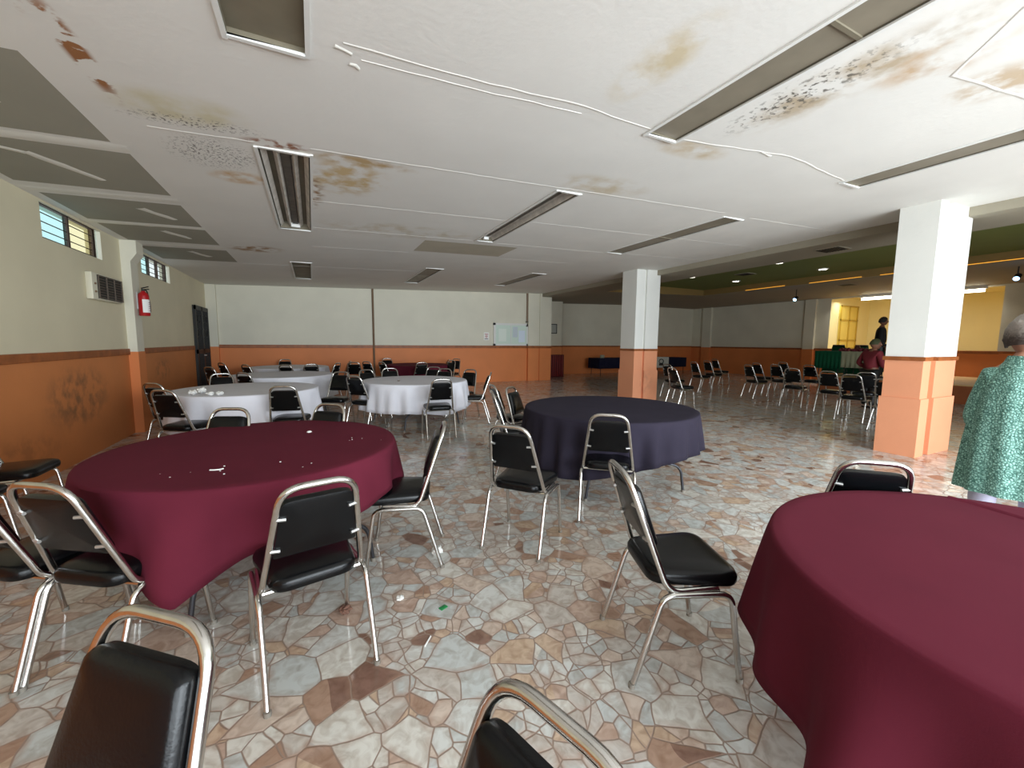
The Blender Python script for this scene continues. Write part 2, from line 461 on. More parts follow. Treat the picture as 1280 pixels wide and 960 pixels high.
for (x0, y0, x1, y1) in [(-2.0, 4.75, -1.72, 5.3), (-1.72, 6.2, -1.5, 6.62), (-1.8, 7.3, -1.58, 7.72), (-1.82, 8.75, -1.62, 9.2), (-1.95, 3.5, -1.75, 3.9), (-2.3, 4.6, -2.0, 4.78)]:
    struct('plaster_smear', ribbon([(x0, y0), (x1, y1)], .085, .003, .008), M['plaster'], True, ceil)
for y in (4.4, 5.75, 7.0, 8.29):
    struct('plaster_band', ribbon([(-2.5, y + .05), (-1.25, y)], .14, .003, .004), M['plaster'], True, ceil)
# peeled flap of plaster
for (x, y, w) in [(.16, 2.5, .09), (.24, 2.62, .06), (3.55, 2.42, .16)]:
    struct('plaster_flake', ribbon([(x, y), (x + w, y + .02)], .03, .004, .012), M['plaster'], True, ceil)

# beam edge, soffits and the green tray beyond the pillars
b0 = bmesh.new()
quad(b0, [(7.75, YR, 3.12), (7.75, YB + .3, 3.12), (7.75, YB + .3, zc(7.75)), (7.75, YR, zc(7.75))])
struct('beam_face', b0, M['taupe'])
SO = 3.12
TX0, TX1, TY1 = 8.8, 13.4, 11.0
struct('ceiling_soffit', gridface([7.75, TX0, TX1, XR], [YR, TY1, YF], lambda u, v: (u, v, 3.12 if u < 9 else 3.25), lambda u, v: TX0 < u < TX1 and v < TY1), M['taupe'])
bm = bmesh.new()
quad(bm, [(TX0, YR, 3.45), (TX1, YR, 3.45), (TX1, TY1, 3.45), (TX0, TY1, 3.45)])
quad(bm, [(TX0, YR, 3.12), (TX0, TY1, 3.12), (TX0, TY1, 3.45), (TX0, YR, 3.45)])
quad(bm, [(TX1, YR, 3.25), (TX1, TY1, 3.25), (TX1, TY1, 3.45), (TX1, YR, 3.45)], 1)
quad(bm, [(TX0, TY1, 3.12), (TX1, TY1, 3.25), (TX1, TY1, 3.45), (TX0, TY1, 3.45)], 1)
struct('ceiling_tray', bm, [M['green'], mat('ochre cove paint', (128, 104, 58), .7)])  # gold of the cove lighting painted into the far and end faces

ZT0, ZT1 = 1.205, 1.295     # wooden rail
def wall_yz(name, x, y0, y1, top, holes=(), ml=None, mats=None, zsplit=1.25, z0=0):
    us = cuts(y0, y1, *[v for h in holes for v in h[:2]]); vs = cuts(z0, top, zsplit, *[v for h in holes for v in h[2:]])
    return struct(name, gridface(us, vs, lambda u, v: (x, u, v), inr(holes), lambda u, v: 0 if v > zsplit else 1), mats or [M['cream'], M['orange']])
def wall_xz(name, y, x0, x1, top, holes=(), mats=None, zsplit=1.25, z0=0):
    us = cuts(x0, x1, *[v for h in holes for v in h[:2]]); vs = cuts(z0, 99, zsplit, *[v for h in holes for v in h[2:]])
    tf = top if callable(top) else (lambda x: top)
    return struct(name, gridface(us, vs, lambda u, v: (u, y, tf(u) if v == 99 else v), inr(holes), lambda u, v: 0 if v > zsplit else 1), mats or [M['cream'], M['orange']])

WIN = [(6.15, 7.52, 2.5, 2.87), (8.95, 10.46, 2.54, 2.87)]
wall_yz('wall_left', XL, YR, YB, 2.9, WIN, mats=[paint('aged cream wall paint', (216, 207, 178), .05), M['orange_left']])
wall_xz('wall_back', YB, XL, 8.16, zc)
bm = bmesh.new(); box(bm, 8.15, 8.16, YB, 14.7, 1.25, 3.3, 0); box(bm, 8.15, 8.16, YB, 14.7, 0, 1.25, 1)
struct('wall_passage_side', bm, [M['cream'], M['orange']])
wall_xz('wall_passage', 14.7, 8.16, 9.5, 3.3)
bm = bmesh.new(); box(bm, 9.49, 9.5, 14.7, YF, 1.25, 3.3, 0); box(bm, 9.49, 9.5, 14.7, YF, 0, 1.25, 1)
struct('wall_passage_return', bm, [M['cream'], M['orange']])
wall_xz('wall_far', YF, 9.5, XR, 3.3)
OPEN = (4.65, 9.12, 1.28, 3.2)
wall_yz('wall_right', XR, YR, YF, 3.3, [OPEN])
# rear wall with the big windows behind the photographer; leftmost pair added for brightness
RW = [(-2.2, -.4, .5, 2.6), (-.2, 2.2, .2, 2.75), (2.5, 5.0, .2, 2.75), (5.3, 7.6, .2, 2.75), (7.9, 10.6, .2, 2.75)]
wall_xz('wall_rear', YR, XL, XR, 3.3, RW)

# wooden rails
def rail(n, x0, x1, y0, y1, z0=ZT0, z1=ZT1):
    struct('trim_%d' % n, B(x0, x1, y0, y1, z0, z1, bev=.006), M['trim'])
rail(1, XL, XL + .022, YR, 8.12); rail(2, XL, XL + .022, 8.4, 11.95)
rail(3, XL + .23, 7.17, YB - .03, YB, 1.215, 1.305); rail(4, 7.15, 8.18, YB - .13, YB - .1, 1.215, 1.305)
rail(5, 8.16, 9.52, 14.675, 14.7, 1.24, 1.3); rail(6, 9.5, XR, YF - .022, YF, 1.24, 1.3)
rail(7, XR - .022, XR, 9.12, YF, 1.22, 1.29); rail(8, XR - .022, XR, YR, 4.65, 1.22, 1.29); rail(9, XR - .04, XR, 4.6, 9.2, 1.2, 1.29)

# pilasters
def pil(name, x0, x1, y0, y1, top, cm='cream', om='orange'):
    bm = bmesh.new(); box(bm, x0, x1, y0, y1, 1.25, top, 0); box(bm, x0, x1, y0, y1, 0, 1.25, 1)
    return struct(name, bm, [M[cm], M[om]])
pil('pilaster', XL, XL + .23, YB - .1, YB, zc(XL))
pil('pilaster', 7.17, 7.58, YB - .1, YB, zc(7.2)); pil('pilaster', 7.66, 8.16, YB - .1, YB, zc(7.7))
pil('pilaster', 7.58, 7.66, YB - .06, YB, zc(7.6))
pil('pilaster', XR - .12, XR, 9.6, 10.0, 3.25); pil('pilaster', XR - .12, XR, 14.4, 14.9, 3.25)
# left pillar with corbel
bm = bmesh.new()
box(bm, XL, XL + .11, 8.12, 8.4, 1.25, 2.6, 0); box(bm, XL, XL + .115, 8.115, 8.405, 0, 1.25, 1)
v = [bm.verts.new(p) for p in [(XL, 8.12, 2.6), (XL + .11, 8.12, 2.6), (XL + .11, 8.4, 2.6), (XL, 8.4, 2.6), (XL, 8.12, 2.72), (XL + .19, 8.12, 2.72), (XL + .19, 8.4, 2.72), (XL, 8.4, 2.72)]]
for q in ((0, 1, 5, 4), (1, 2, 6, 5), (2, 3, 7, 6)): bm.faces.new([v[i] for i in q])
box(bm, XL, XL + .19, 8.12, 8.4, 2.72, 2.92, 0)
struct('column_left', bm, [M['cream'], M['orange']])

def pillar(name, x0, x1, y0, y1, g0, g1, top):
    bm = bmesh.new()
    def sect(e, z0, z1, mi):
        gd = .05
        P = [(x0 - e, y0 - e), (g0, y0 - e), (g0, y0 + gd), (g1, y0 + gd), (g1, y0 - e), (x1 + e, y0 - e), (x1 + e, y1 + e), (x0 - e, y1 + e)]
        a = [bm.verts.new((x, y, z0)) for x, y in P]; b = [bm.verts.new((x, y, z1)) for x, y in P]
        for i in range(len(P)):
            f = bm.faces.new((a[i], a[(i + 1) % len(P)], b[(i + 1) % len(P)], b[i])); f.material_index = mi
        f = bm.faces.new(b); f.material_index = mi
    sect(.02, 0, .76, 1); sect(0, .76, 1.25, 1); sect(.02, 1.25, 1.3, 2); sect(0, 1.3, top, 0)
    return struct(name, bm, [M['pillar_cream'], M['pillar_orange'], M['trim']])
pillar('column', 6.94, 7.9, 2.37, 2.76, 7.15, 7.29, zc(7.9) + .02)
pillar('column', 7.1, 7.86, 7.74, 8.25, 7.35, 7.43, zc(7.9) + .02)

# conduits on the back wall
for pts in ([(1.72, YB - .03, zc(1.7)), (1.72, YB - .03, 0)], [(7.15, YB - .03, zc(7.1)), (7.15, YB - .03, 2.2)]):
    tag(obj('conduit', T(pts, .03, 8), M['conduit']), 'thin brown conduit pipe running down the middle of the back wall' if pts[0][0] < 3 else
        'thin conduit dropping from the ceiling to the corner of the notice board', 'pipe', 'wall conduits')

# ------------------------------------------------------------------ windows and door of the left wall
def tint(name, rgb):
    m = bpy.data.materials.new(name); m.use_nodes = True
    nt = m.node_tree; N, L = nt.nodes, nt.links
    N.remove(N['Principled BSDF'])
    t = N.new('ShaderNodeBsdfTransparent'); t.inputs['Color'].default_value = (*lin(rgb), 1)
    g = N.new('ShaderNodeBsdfGlossy'); g.inputs['Roughness'].default_value = .05
    mx = N.new('ShaderNodeMixShader')
    mx.inputs['Fac'].default_value = .05; L.new(t.outputs[0], mx.inputs[1]); L.new(g.outputs[0], mx.inputs[2])
    L.new(mx.outputs[0], N['Material Output'].inputs['Surface'])
    return m
M['cyan'] = tint('blue tinted pane', (226, 249, 250)); M['yel'] = tint('yellow tinted pane', (250, 246, 222)); M['clear'] = tint('clear pane', (244, 248, 248))

for wi, (h, kinds) in enumerate(zip(WIN, (('cyan', 'yel'), ('cyan', 'clear', 'clear')))):
    y0, y1, z0, z1 = h
    bm = bmesh.new(); D = .16
    for q in ([(XL, y0, z0), (XL, y1, z0), (XL - D, y1, z0), (XL - D, y0, z0)], [(XL, y0, z1), (XL, y1, z1), (XL - D, y1, z1), (XL - D, y0, z1)],
              [(XL, y0, z0), (XL, y0, z1), (XL - D, y0, z1), (XL - D, y0, z0)], [(XL, y1, z0), (XL, y1, z1), (XL - D, y1, z1), (XL - D, y1, z0)]): quad(bm, q)
    w = struct('window_%d' % (wi + 1), bm, M['cream'])
    bm = bmesh.new(); n = len(kinds); fx0, fx1 = XL - .06, XL - .02
    ye = y1 - (.16 if wi == 0 else .2)
    for k in range(n + 1):
        yy = y0 + (ye - y0) * k / n; box(bm, fx0, fx1, yy - .018, yy + .018, z0, z1)
    box(bm, fx0, fx1, y0, ye, z0, z0 + .018); box(bm, fx0, fx1, y0, ye, z1 - .012, z1)
    for k in range(1, 4):
        zz = z0 + (z1 - z0) * k / 4; box(bm, fx0 + .02, fx0 + .03, y0, ye, zz - .004, zz + .004)
    box(bm, fx0, fx1, ye, ye + .05, z0, z1)
    f = struct('window_frame', bm, mat('rusty window steel', (70, 54, 46), .6), parent=w)
    for k in range(n):
        a, b_ = y0 + (ye - y0) * k / n, y0 + (ye - y0) * (k + 1) / n
        struct('pane', B(fx0 + .015, fx0 + .02, a + .02, b_ - .02, z0 + .02, z1 - .02), M[kinds[k]], parent=w)
    struct('pane', B(fx0 + .015, fx0 + .02, ye + .05, y1, z0, z1), M['clear'], parent=w)

# iron screen door
y0, y1 = 12.0, 13.3
d = struct('door_1', B(XL, XL + .03, y0, y1, .02, 2.25), M['darkvoid'])
bm = bmesh.new(); x0, x1 = XL + .03, XL + .06
for a, b_ in ((y0, y0 + .07), (y1 - .07, y1), ((y0 + y1) / 2 - .05, (y0 + y1) / 2 + .05)): box(bm, x0, x1, a, b_, .02, 2.25)
for z in (.05, 1.15, 2.2): box(bm, x0, x1, y0, y1, z - .05, z + .05)
struct('door_frame', bm, M['black'], parent=d)
bm = bmesh.new()
for k in range(1, 14):
    yy = y0 + (y1 - y0) * k / 14; box(bm, x0, x0 + .015, yy - .008, yy + .008, .05, 2.2)
for k in range(4):
    for s in (0, 1):
        cy = y0 + .18 + k * .31; 
        tube(bm, [(x0 + .01, cy + .1 * math.cos(t * PI / 8), 1.95 - s * .35 + .1 * math.sin(t * PI / 8)) for t in range(16)], .01, 6, closed=True)
struct('door_grille', bm, M['black'], parent=d)
bm = bmesh.new(); tube(bm, [(x1, 12.58, 1.05), (x1 + .05, 12.58, 1.05), (x1 + .05, 12.48, 1.05)], .012, 8)
struct('door_handle', bm, M['bracket'], parent=d)

# wall air vent
t = thing('air_conditioner', 'old window air conditioner with dark louvred grille under the near left window', 'air conditioner', (XL, 7.4, 1.94))
obj('casing', B(0, .07, -.43, .43, 0, .34, bev=.012), mat('aged ivory plastic', (206, 200, 178), .5), t)
bm = bmesh.new(); box(bm, .07, .076, -.3, .42, .02, .32)
obj('grille_back', bm, M['black'], t)
bm = bmesh.new()
for k in range(9): box(bm, .076, .088, -.3, .42, .03 + k * .034, .038 + k * .034)
for k in range(4): box(bm, .076, .09, -.3 + k * .236, -.29 + k * .236, .02, .32)
obj('louvre', bm, mat('brown louvre', (92, 80, 68), .5), t)
for k in range(2):
    b_ = bmesh.new(); lathe(b_, [(0, .0), (.014, 0), (.012, .014), (0, .014)], 14)
    bmesh.ops.rotate(b_, verts=b_.verts[:], matrix=Matrix.Rotation(PI / 2, 3, 'Y'))
    obj('knob', b_, M['conduit'], t, (.07, -.37, .1 + .1 * k))

# fire extinguisher
t = thing('fire_extinguisher', 'red fire extinguisher hung on the side of the left wall pillar', 'fire extinguisher', (XL + .19, 8.26, 1.8))
bm = bmesh.new(); lathe(bm, [(0, 0), (.06, 0), (.068, .012), (.068, .3), (.06, .335), (.03, .365), (.022, .38), (0, .38)], 20); obj('cylinder', bm, M['red'], t)
bm = bmesh.new(); lathe(bm, [(.0695, .05), (.0695, .25)], 20)
for f in [f for f in bm.faces if f.calc_center_median().x < .01]: bm.faces.remove(f)
obj('paper_label', bm, M['paper'], t)
bm = bmesh.new()
for k in range(5): box(bm, .06, .071, -.03, .03, .08 + k * .03, .086 + k * .03)
obj('label_print', bm, mat('print grey', (120, 40, 44), .7), t)
bm = bmesh.new(); lathe(bm, [(0, .38), (.02, .38), (.02, .41), (0, .41)], 12); tube(bm, [(-.02, 0, .42), (.07, 0, .45)], .008, 6); tube(bm, [(-.02, 0, .4), (.075, 0, .41)], .008, 6)
obj('valve_handle', bm, M['black'], t)
obj('hose', T(fillet([(.0, .02, .4), (.02, .09, .4), (.05, .08, .2), (.05, .072, .06)], .06), .009, 8), M['black'], t)
obj('bracket', B(-.08, -.065, -.02, .02, .1, .36), M['bracket'], t)

# ------------------------------------------------------------------ recessed ceiling lamps
def lamp(key, label, kind):
    x0, x1, y0, y1 = LAMPS[key]
    cx, cy = (x0 + x1) / 2, (y0 + y1) / 2; zt = zc(cx)
    t = thing('ceiling_light', label, 'ceiling light', (cx, cy, zt), 0, 'recessed ceiling lamps')
    hx, hy = (x1 - x0) / 2, (y1 - y0) / 2; dz = lambda x: zc(cx + x) - zt; DP = .03 if kind == 'open' else .09
    bm = bmesh.new()
    quad(bm, [(-hx, -hy, DP), (hx, -hy, DP), (hx, hy, DP), (-hx, hy, DP)])
    for q in ([(-hx, -hy), (hx, -hy)], [(hx, -hy), (hx, hy)], [(hx, hy), (-hx, hy)], [(-hx, hy), (-hx, -hy)]):
        (a, b_), (c, d_) = q; quad(bm, [(a, b_, dz(a)), (c, d_, dz(c)), (c, d_, DP), (a, b_, DP)])
    obj('housing', bm, M['housing'], t, smooth=False)
    bm = bmesh.new(); w = .025
    for (a, b_, c, d_) in ((-hx - w, -hx, -hy - w, hy + w), (hx, hx + w, -hy - w, hy + w), (-hx, hx, -hy - w, -hy), (-hx, hx, hy, hy + w)):
        zz = dz((a + b_) / 2); box(bm, a, b_, c, d_, zz - .012, zz + .004)
    obj('frame', bm, M['white_trim'], t, smooth=False)
    if kind == 'ridged':
        for s in (-1, 1):
            bm = bmesh.new()
            for (a, b_, za, zb) in ((.2, .34, DP - .02, DP - .055), (.34, .5, DP - .055, DP - .02), (.75, .95, DP - .02, .015)):
                quad(bm, [(s * hx * a, -hy, za), (s * hx * b_, -hy, zb), (s * hx * b_, hy, zb), (s * hx * a, hy, za)])
            obj('reflector', bm, mat('grimy white enamel', (196, 190, 180), .5, var=.2, vscale=9), t, smooth=False)
        obj('ballast_cover', B(-hx * .18, hx * .18, -hy + .02, hy - .02, DP - .04, DP - .004), M['dirt'], t, smooth=False)
        for s in (-1, 1):
            bm = bmesh.new(); box(bm, -hx * .3, hx * .3, s * (hy - .05) - .03, s * (hy - .05) + .03, .01, DP - .01, bev=.006)
            obj('lamp_holder', bm, M['white_trim'], t)
    elif kind == 'panel':
        for s in (-1, 1):
            obj('diffuser', B(-hx + .004, hx - .004, (-hy if s < 0 else .012), (-.012 if s < 0 else hy), .014, .022), M['diffuser'], t, smooth=False)
        obj('divider', B(-hx, hx, -.012, .012, .004, DP - .03), M['housing'], t, smooth=False)
    return t
lamp('a0', 'empty dark lamp recess with white frame at the top left of the ceiling', 'open')
lamp('a1', 'open lamp recess with sooty reflectors beside the mouldy ceiling patch', 'ridged')
lamp('a2', 'small dark lamp recess in the left row, nearest the back wall', 'open')
lamp('b0', 'large brown lamp panel overhead, beside the peeling ceiling stain', 'panel')
lamp('b1', 'ridged dark lamp recess in the middle row, halfway to the back wall', 'ridged')
lamp('b2', 'dark lamp recess in the middle row, nearest the back wall', 'panel')
lamp('c0', 'long brown lamp panel cut by the right edge, in front of the near pillar', 'panel')
lamp('c1', 'long dark lamp recess in the right row, on the near side of the far pillar', 'panel')
lamp('c2', 'dark lamp recess above the notice board, in the right row', 'panel')

# ------------------------------------------------------------------ things on the back wall
t = thing('notice_board', 'white framed notice board with papers at the right end of the back wall', 'notice board', (6.5, YB - .1, 1.31))
YN = -.0
bm = bmesh.new(); box(bm, -.68, .66, .06, .095, 0, .79)
obj('backing', bm, mat('pale green felt', (206, 222, 210), .7), t, smooth=False)
bm = bmesh.new()
for a in ((-.7, -.63, .03, .1, 0, .8), (.62, .68, .03, .1, 0, .8), (-.7, .68, .03, .1, .73, .8), (-.7, .68, .03, .1, 0, .06), (-.03, 0, .04, .1, .05, .75)): box(bm, *a)
obj('frame', bm, M['white_trim'], t, smooth=False)
for (a, b_, c, d_, col) in ((-.5, -.2, .15, .6, (222, 232, 222)), (.06, .26, .3, .68, (196, 206, 212)), (.3, .56, .12, .55, (212, 224, 238))):
    obj('paper', B(a, b_, .055, .06, c, d_), mat('pinned paper', col, .8), t, smooth=False)
for z in (.84, .7):
    obj('bracket', B(.6, .66, .0, .09, z, z + .05, bev=.01), M['dirt'], t)
t = thing('wall_sign', 'small white sign with red lettering left of the notice board', 'sign', (5.54, YB - .012, 1.5))
obj('plate', B(-.1, .1, 0, .012, 0, .27), M['paper'], t, smooth=False)
bm = bmesh.new()
for z, w, in ((.2, .07), (.16, .045), (.12, .05), (.08, .04)): box(bm, -w, w, -.002, 0, z, z + .018)
obj('red_print', bm, mat('sign red', (176, 60, 66), .7), t, smooth=False)
obj('dark_print', B(-.07, .07, -.002, 0, .03, .05), M['black'], t, smooth=False)
t = thing('picture_frame', 'small dark framed picture on the passage wall beside the back wall end', 'picture', (9.0, 14.68, 1.8))
bm = bmesh.new()
for a in ((-.22, -.19, 0, .02, 0, .4), (.19, .22, 0, .02, 0, .4), (-.22, .22, 0, .02, 0, .03), (-.22, .22, 0, .02, .37, .4)): box(bm, *a)
obj('frame', bm, M['darkvoid'], t, smooth=False)
obj('print', B(-.19, .19, .01, .015, .03, .37), mat('grey print', (170, 172, 164), .6), t, smooth=False)

# ------------------------------------------------------------------ chairs
JZ, TZ = .406, .893
def fp(x, v, w=0):
    """point in the backrest plane: v runs 0..1 from junction to top, w forward of it"""
    y = -.105 + (-.268 + .105) * v; z = JZ + (TZ - JZ) * v
    d = Vector((0, (TZ - JZ), (.163))).normalized()
    return Vector((x, y + d.y * w, z + d.z * w))

def make_chair(label):
    t = thing('banquet_chair', label, 'chair', (0, 0, 0), 0, 'black vinyl banquet chairs')
    ol = outline([(-.165, -.165), (.165, -.165), (.212, .225), (-.212, .225)], [.07, .07, .085, .085], 7)
    bm = bmesh.new(); cushion(bm, ol, [(.02, .424), (.004, .428), (0, .44), (0, .462), (.008, .478), (.03, .488), (.09, .495)]); obj('seat', bm, M['vinyl'], t)
    W = lambda v: .201 + (.135 - .201) * v
    ol = outline([(-W(.36) + .017, .36), (W(.36) - .017, .36), (W(.88) - .012, .88), (-W(.88) + .012, .88)], [.02, .02, .05, .05], 6)
    ol = [Vector((p.x, p.y * .51)) for p in ol]
    bm = bmesh.new(); cushion(bm, ol, [(.012, -.006), (.0, -.002), (0, .022), (.006, .034), (.02, .042), (.06, .047)], lambda p: fp(p.x, p.y / .51, p.z)); obj('backrest', bm, M['vinyl'], t)
    P = [fp(-.188, 0, .2) , fp(-.2, -.02, 0), fp(-.135, 1), fp(.135, 1), fp(.2, -.02, 0), fp(.188, 0, .2)]
    P[0] = Vector((-.188, .12, .417)); P[-1] = Vector((.188, .12, .417)); P[1] = Vector((-.2, -.1, .412)); P[-2] = Vector((.2, -.1, .412))
    obj('back_frame', T(fillet(P, [.06, .085, .085, .06], 7), .0135, 10), M['chrome'], t)
    for sx in (-1, 1):
        x = sx * .212
        for (foot, bend, mid) in (((sx * .214, -.246, 0), (sx * .212, -.125, .403), (sx * .212, .02, .403)), ((sx * .216, .228, 0), (sx * .213, .168, .403), (sx * .212, .02, .403))):
            L_ = obj('leg', T(fillet([foot, bend, mid], .05, 6), .0125, 10), M['chrome'], t)
            bm = bmesh.new(); lathe(bm, [(0, 0), (.0145, 0), (.0145, .02), (0, .02)], 10, (foot[0], foot[1])); obj('foot_cap', bm, M['foot'], L_)
    bm = bmesh.new()
    for y in (-.09, .12): tube(bm, [(-.196, y, .41), (.196, y, .41)], .009, 8)
    obj('seat_rail', bm, M['chrome'], t)
    for sx in (-1, 1):
        for v in (.45, .74):
            a = fp(sx * (W(v) - .002), v, -.004); b_ = fp(sx * (W(v) - .036), v, -.012)
            obj('bracket', T([a, b_], .0075, 8), M['bracket'], t)
    return t

R0 = [  # x, y, heading, label
 (-.472, .798, 138.9, 'black chair in the near left corner, its shiny backrest facing the camera'),
 (.054, .373, 108.5, 'black chair at the bottom centre edge, only its curved chrome top and backrest showing'),
 (2.575, 1.13, -44., 'black chair standing behind the right burgundy table, only its bowed top visible'),
 (1.467, 1.306, -111.9, 'empty black chair with its whole seat in view between the navy and right burgundy tables'),
 (1.34, 2.549, -50.1, 'black chair pulled up to the left side of the navy table'),
 (2.2, 2.66, -40., 'black chair tucked against the near side of the navy table'),
 (-.053, 1.987, 11.8, 'black chair with its back to the camera at the front of the left burgundy table'),
 (.521, 2.708, 73.6, 'black chair seen edge-on at the right side of the left burgundy table'),
 (-.817, 2.352, -33.5, 'black chair with tilted chrome back under the hanging corner of the left burgundy table'),
 (-1.19, 2.57, -33.5, 'black chair cut by the left edge, next to the one under the cloth corner'),
 (-2.09, 4.32, -90., 'dark chair seat jutting from the left edge against the orange wall, the farther of two'),
 (-2.09, 3.68, -90., 'dark chair seat at the left edge by the orange wall, the nearer of two'),
 (-.712, 3.653, 157.7, 'black chair behind the left burgundy table, in front of the napkins on the white table'),
 (-.05, 3.635, 140., 'black chair behind the right far edge of the left burgundy table'),
 (-1.66, 6.676, -35.5, 'black chair nearest the left wall pillar, outer one left of the napkin table'),
 (-1.352, 5.812, -30.9, 'black chair with dark backrest drawn up to the left end of the napkin table'),
 (-.292, 5.827, -12.1, 'black chair with its back to us at the right front of the napkin table'),
 (-1.3, 7.72, -168., 'black chair behind the napkin table, its top rising over the cloth'),
 (-1.696, 10.1, -46., 'black chair standing in front of the iron screen door'),
 (-1.74, 11.7, -53., 'tall looking black chair left of the middle white table, by the back corner'),
 (-1.15, 10.75, -52., 'black chair half hidden beside the left end of the middle white table'),
 (-.9, 8.25, -42., 'black chair backed onto the near left rim of the middle white table'),
 (-.445, 10.55, -30., 'black chair between the middle and rear white tables, left of a pair'),
 (-.1, 10.75, 10., 'black chair between the middle and rear white tables, right of a pair'),
 (.3, 10.9, 60., 'black chair at the right end of the rear white table'),
 (.62, 11.7, 95., 'black chair beyond the right end of the rear white table, by the orange wall'),
 (-.75, 12.95, 175., 'black chair at the far side of the rear white table against the orange wall'),
 (.316, 7.496, 155.4, 'black chair with bright frame standing between the napkin table and the lilac white table'),
 (.741, 6.992, -47.1, 'black chair drawn up to the left side of the lilac white table'),
 (.993, 7.9, -154.3, 'black chair at the far left rim of the lilac white table'),
 (1.35, 8.2, 175., 'black chair hidden behind the lilac white table, just its rounded top showing'),
 (2.18, 8.35, 150., 'black chair behind the right part of the lilac white table, left of two'),
 (2.2, 7.75, 140., 'black chair behind the right part of the lilac white table, right of two'),
 (2.567, 7.44, 125.2, 'black chair right of the lilac white table with a clear gap under its backrest'),
 (2.611, 6.836, 65.9, 'black chair seen from the side right of the lilac white table, leaning back'),
 (1.692, 6.035, -4.4, 'black chair with its back to us at the front of the lilac white table'),
 (2.312, 4.773, -96., 'black chair with olive reflection left of the navy table, the farther of two'),
 (2.024, 4.069, -107., 'black chair seen edge-on left of the navy table, the nearer of two'),
 (2.313, 4.25, -140.1, 'black chair at the far left of the navy table, turned toward the camera'),
 (2.497, 10.75, 3.9, 'black chair centred on the near side of the far burgundy table'),
 (1.805, 11.0, -64., 'black chair left of the far burgundy table with a slanting bright frame'),
 (1.45, 11.5, -50.9, 'dark chair left of the far burgundy table, second from it'),
 (1.0, 11.3, -20., 'dark chair near the wall conduit, outermost left of the far burgundy table'),
 (2.066, 12.95, 180., 'dark chair at the far side of the far burgundy table against the orange wall'),
 (3.85, 12.2, 128.3, 'black chair farthest right at the far burgundy table, backed by the orange wall'),
 (3.35, 11.2, 116.3, 'black chair at the right front of the far burgundy table'),
 (3.4, 11.9, 85., 'black chair seen edge-on at the right end of the far burgundy table'),
 (7.514, 6.648, -98.3, 'black chair standing right of the far pillar, nearest to it'),
 (8.6, 7.85, -90.3, 'black chair just behind the chair beside the far pillar'),
 (10.515, 8.583, -100.8, 'black chair in the dim hall, leftmost of three before the dark far tables'),
 (11.582, 8.988, -98.7, 'black chair in the dim hall, middle of three before the dark far tables'),
 (13.0, 9.8, -101., 'black chair in the dim hall, rightmost of three before the dark far tables'),
 (10.603, 6.917, -105.7, 'black chair at the left front of the audience rows, overlapping another'),
 (11.815, 7.5, -101.8, 'black chair overlapped by the leftmost front chair of the audience rows'),
 (11.442, 6.75, -96.2, 'black chair second from left in the audience rows'),
 (13.2, 7.6, -97., 'black chair third from left in the audience rows, the farthest back'),
 (10.079, 5.633, -76.4, 'black chair with both rear legs clear in the middle of the audience rows'),
 (12.195, 6.339, -91.6, 'black chair in front of the green draped stage table'),
 (9.872, 4.766, -83.9, 'black chair left of the large front chair near the right pillar'),
 (9.241, 4.085, -80.5, 'large front chair of the audience rows with a glossy seat, left of the right pillar'),
 (10.199, 4.357, -62., 'black chair in front of the person in dark red'),
 (8.594, 3.238, -100.8, 'black chair half hidden by the right pillar'),
]
proto = None
for (x, y, a, lab) in R0:
    if proto is None:
        proto = make_chair(lab); proto.location = (x, y, 0); proto.rotation_euler = (0, 0, math.radians(a))
    else:
        dup(proto, (x, y, 0), math.radians(a), lab, 'black vinyl banquet chairs')

# ------------------------------------------------------------------ round tables and cloths
def make_table(label):
    t = thing('round_table', label, 'table', (0, 0, 0), 0, 'round folding tables')
    bm = bmesh.new(); lathe(bm, [(0, .725), (.815, .725), (.825, .73), (.825, .75), (.815, .755), (0, .755)], 48); obj('tabletop', bm, M['board'], t)
    for su in (-1, 1):
        for sv in (-1, 1):
            P = [(su * .05, sv * .5, .725), (su * .05, sv * .53, .36), (su * .2, sv * .55, .31), (su * .46, sv * .58, .27), (su * .5, sv * .58, 0)]
            L_ = obj('leg', T(fillet(P, [.08, .08, .1], 6), .013, 10), M['steel'], t)
            bm = bmesh.new(); lathe(bm, [(0, 0), (.018, 0), (.018, .025), (0, .025)], 10, (su * .5, sv * .58)); obj('foot_cap', bm, M['foot'], L_)
    for sv in (-1, 1):
        obj('brace', T([(0, sv * .52, .5), (0, sv * .1, .715)], .009, 8), M['steel'], t)
    return t

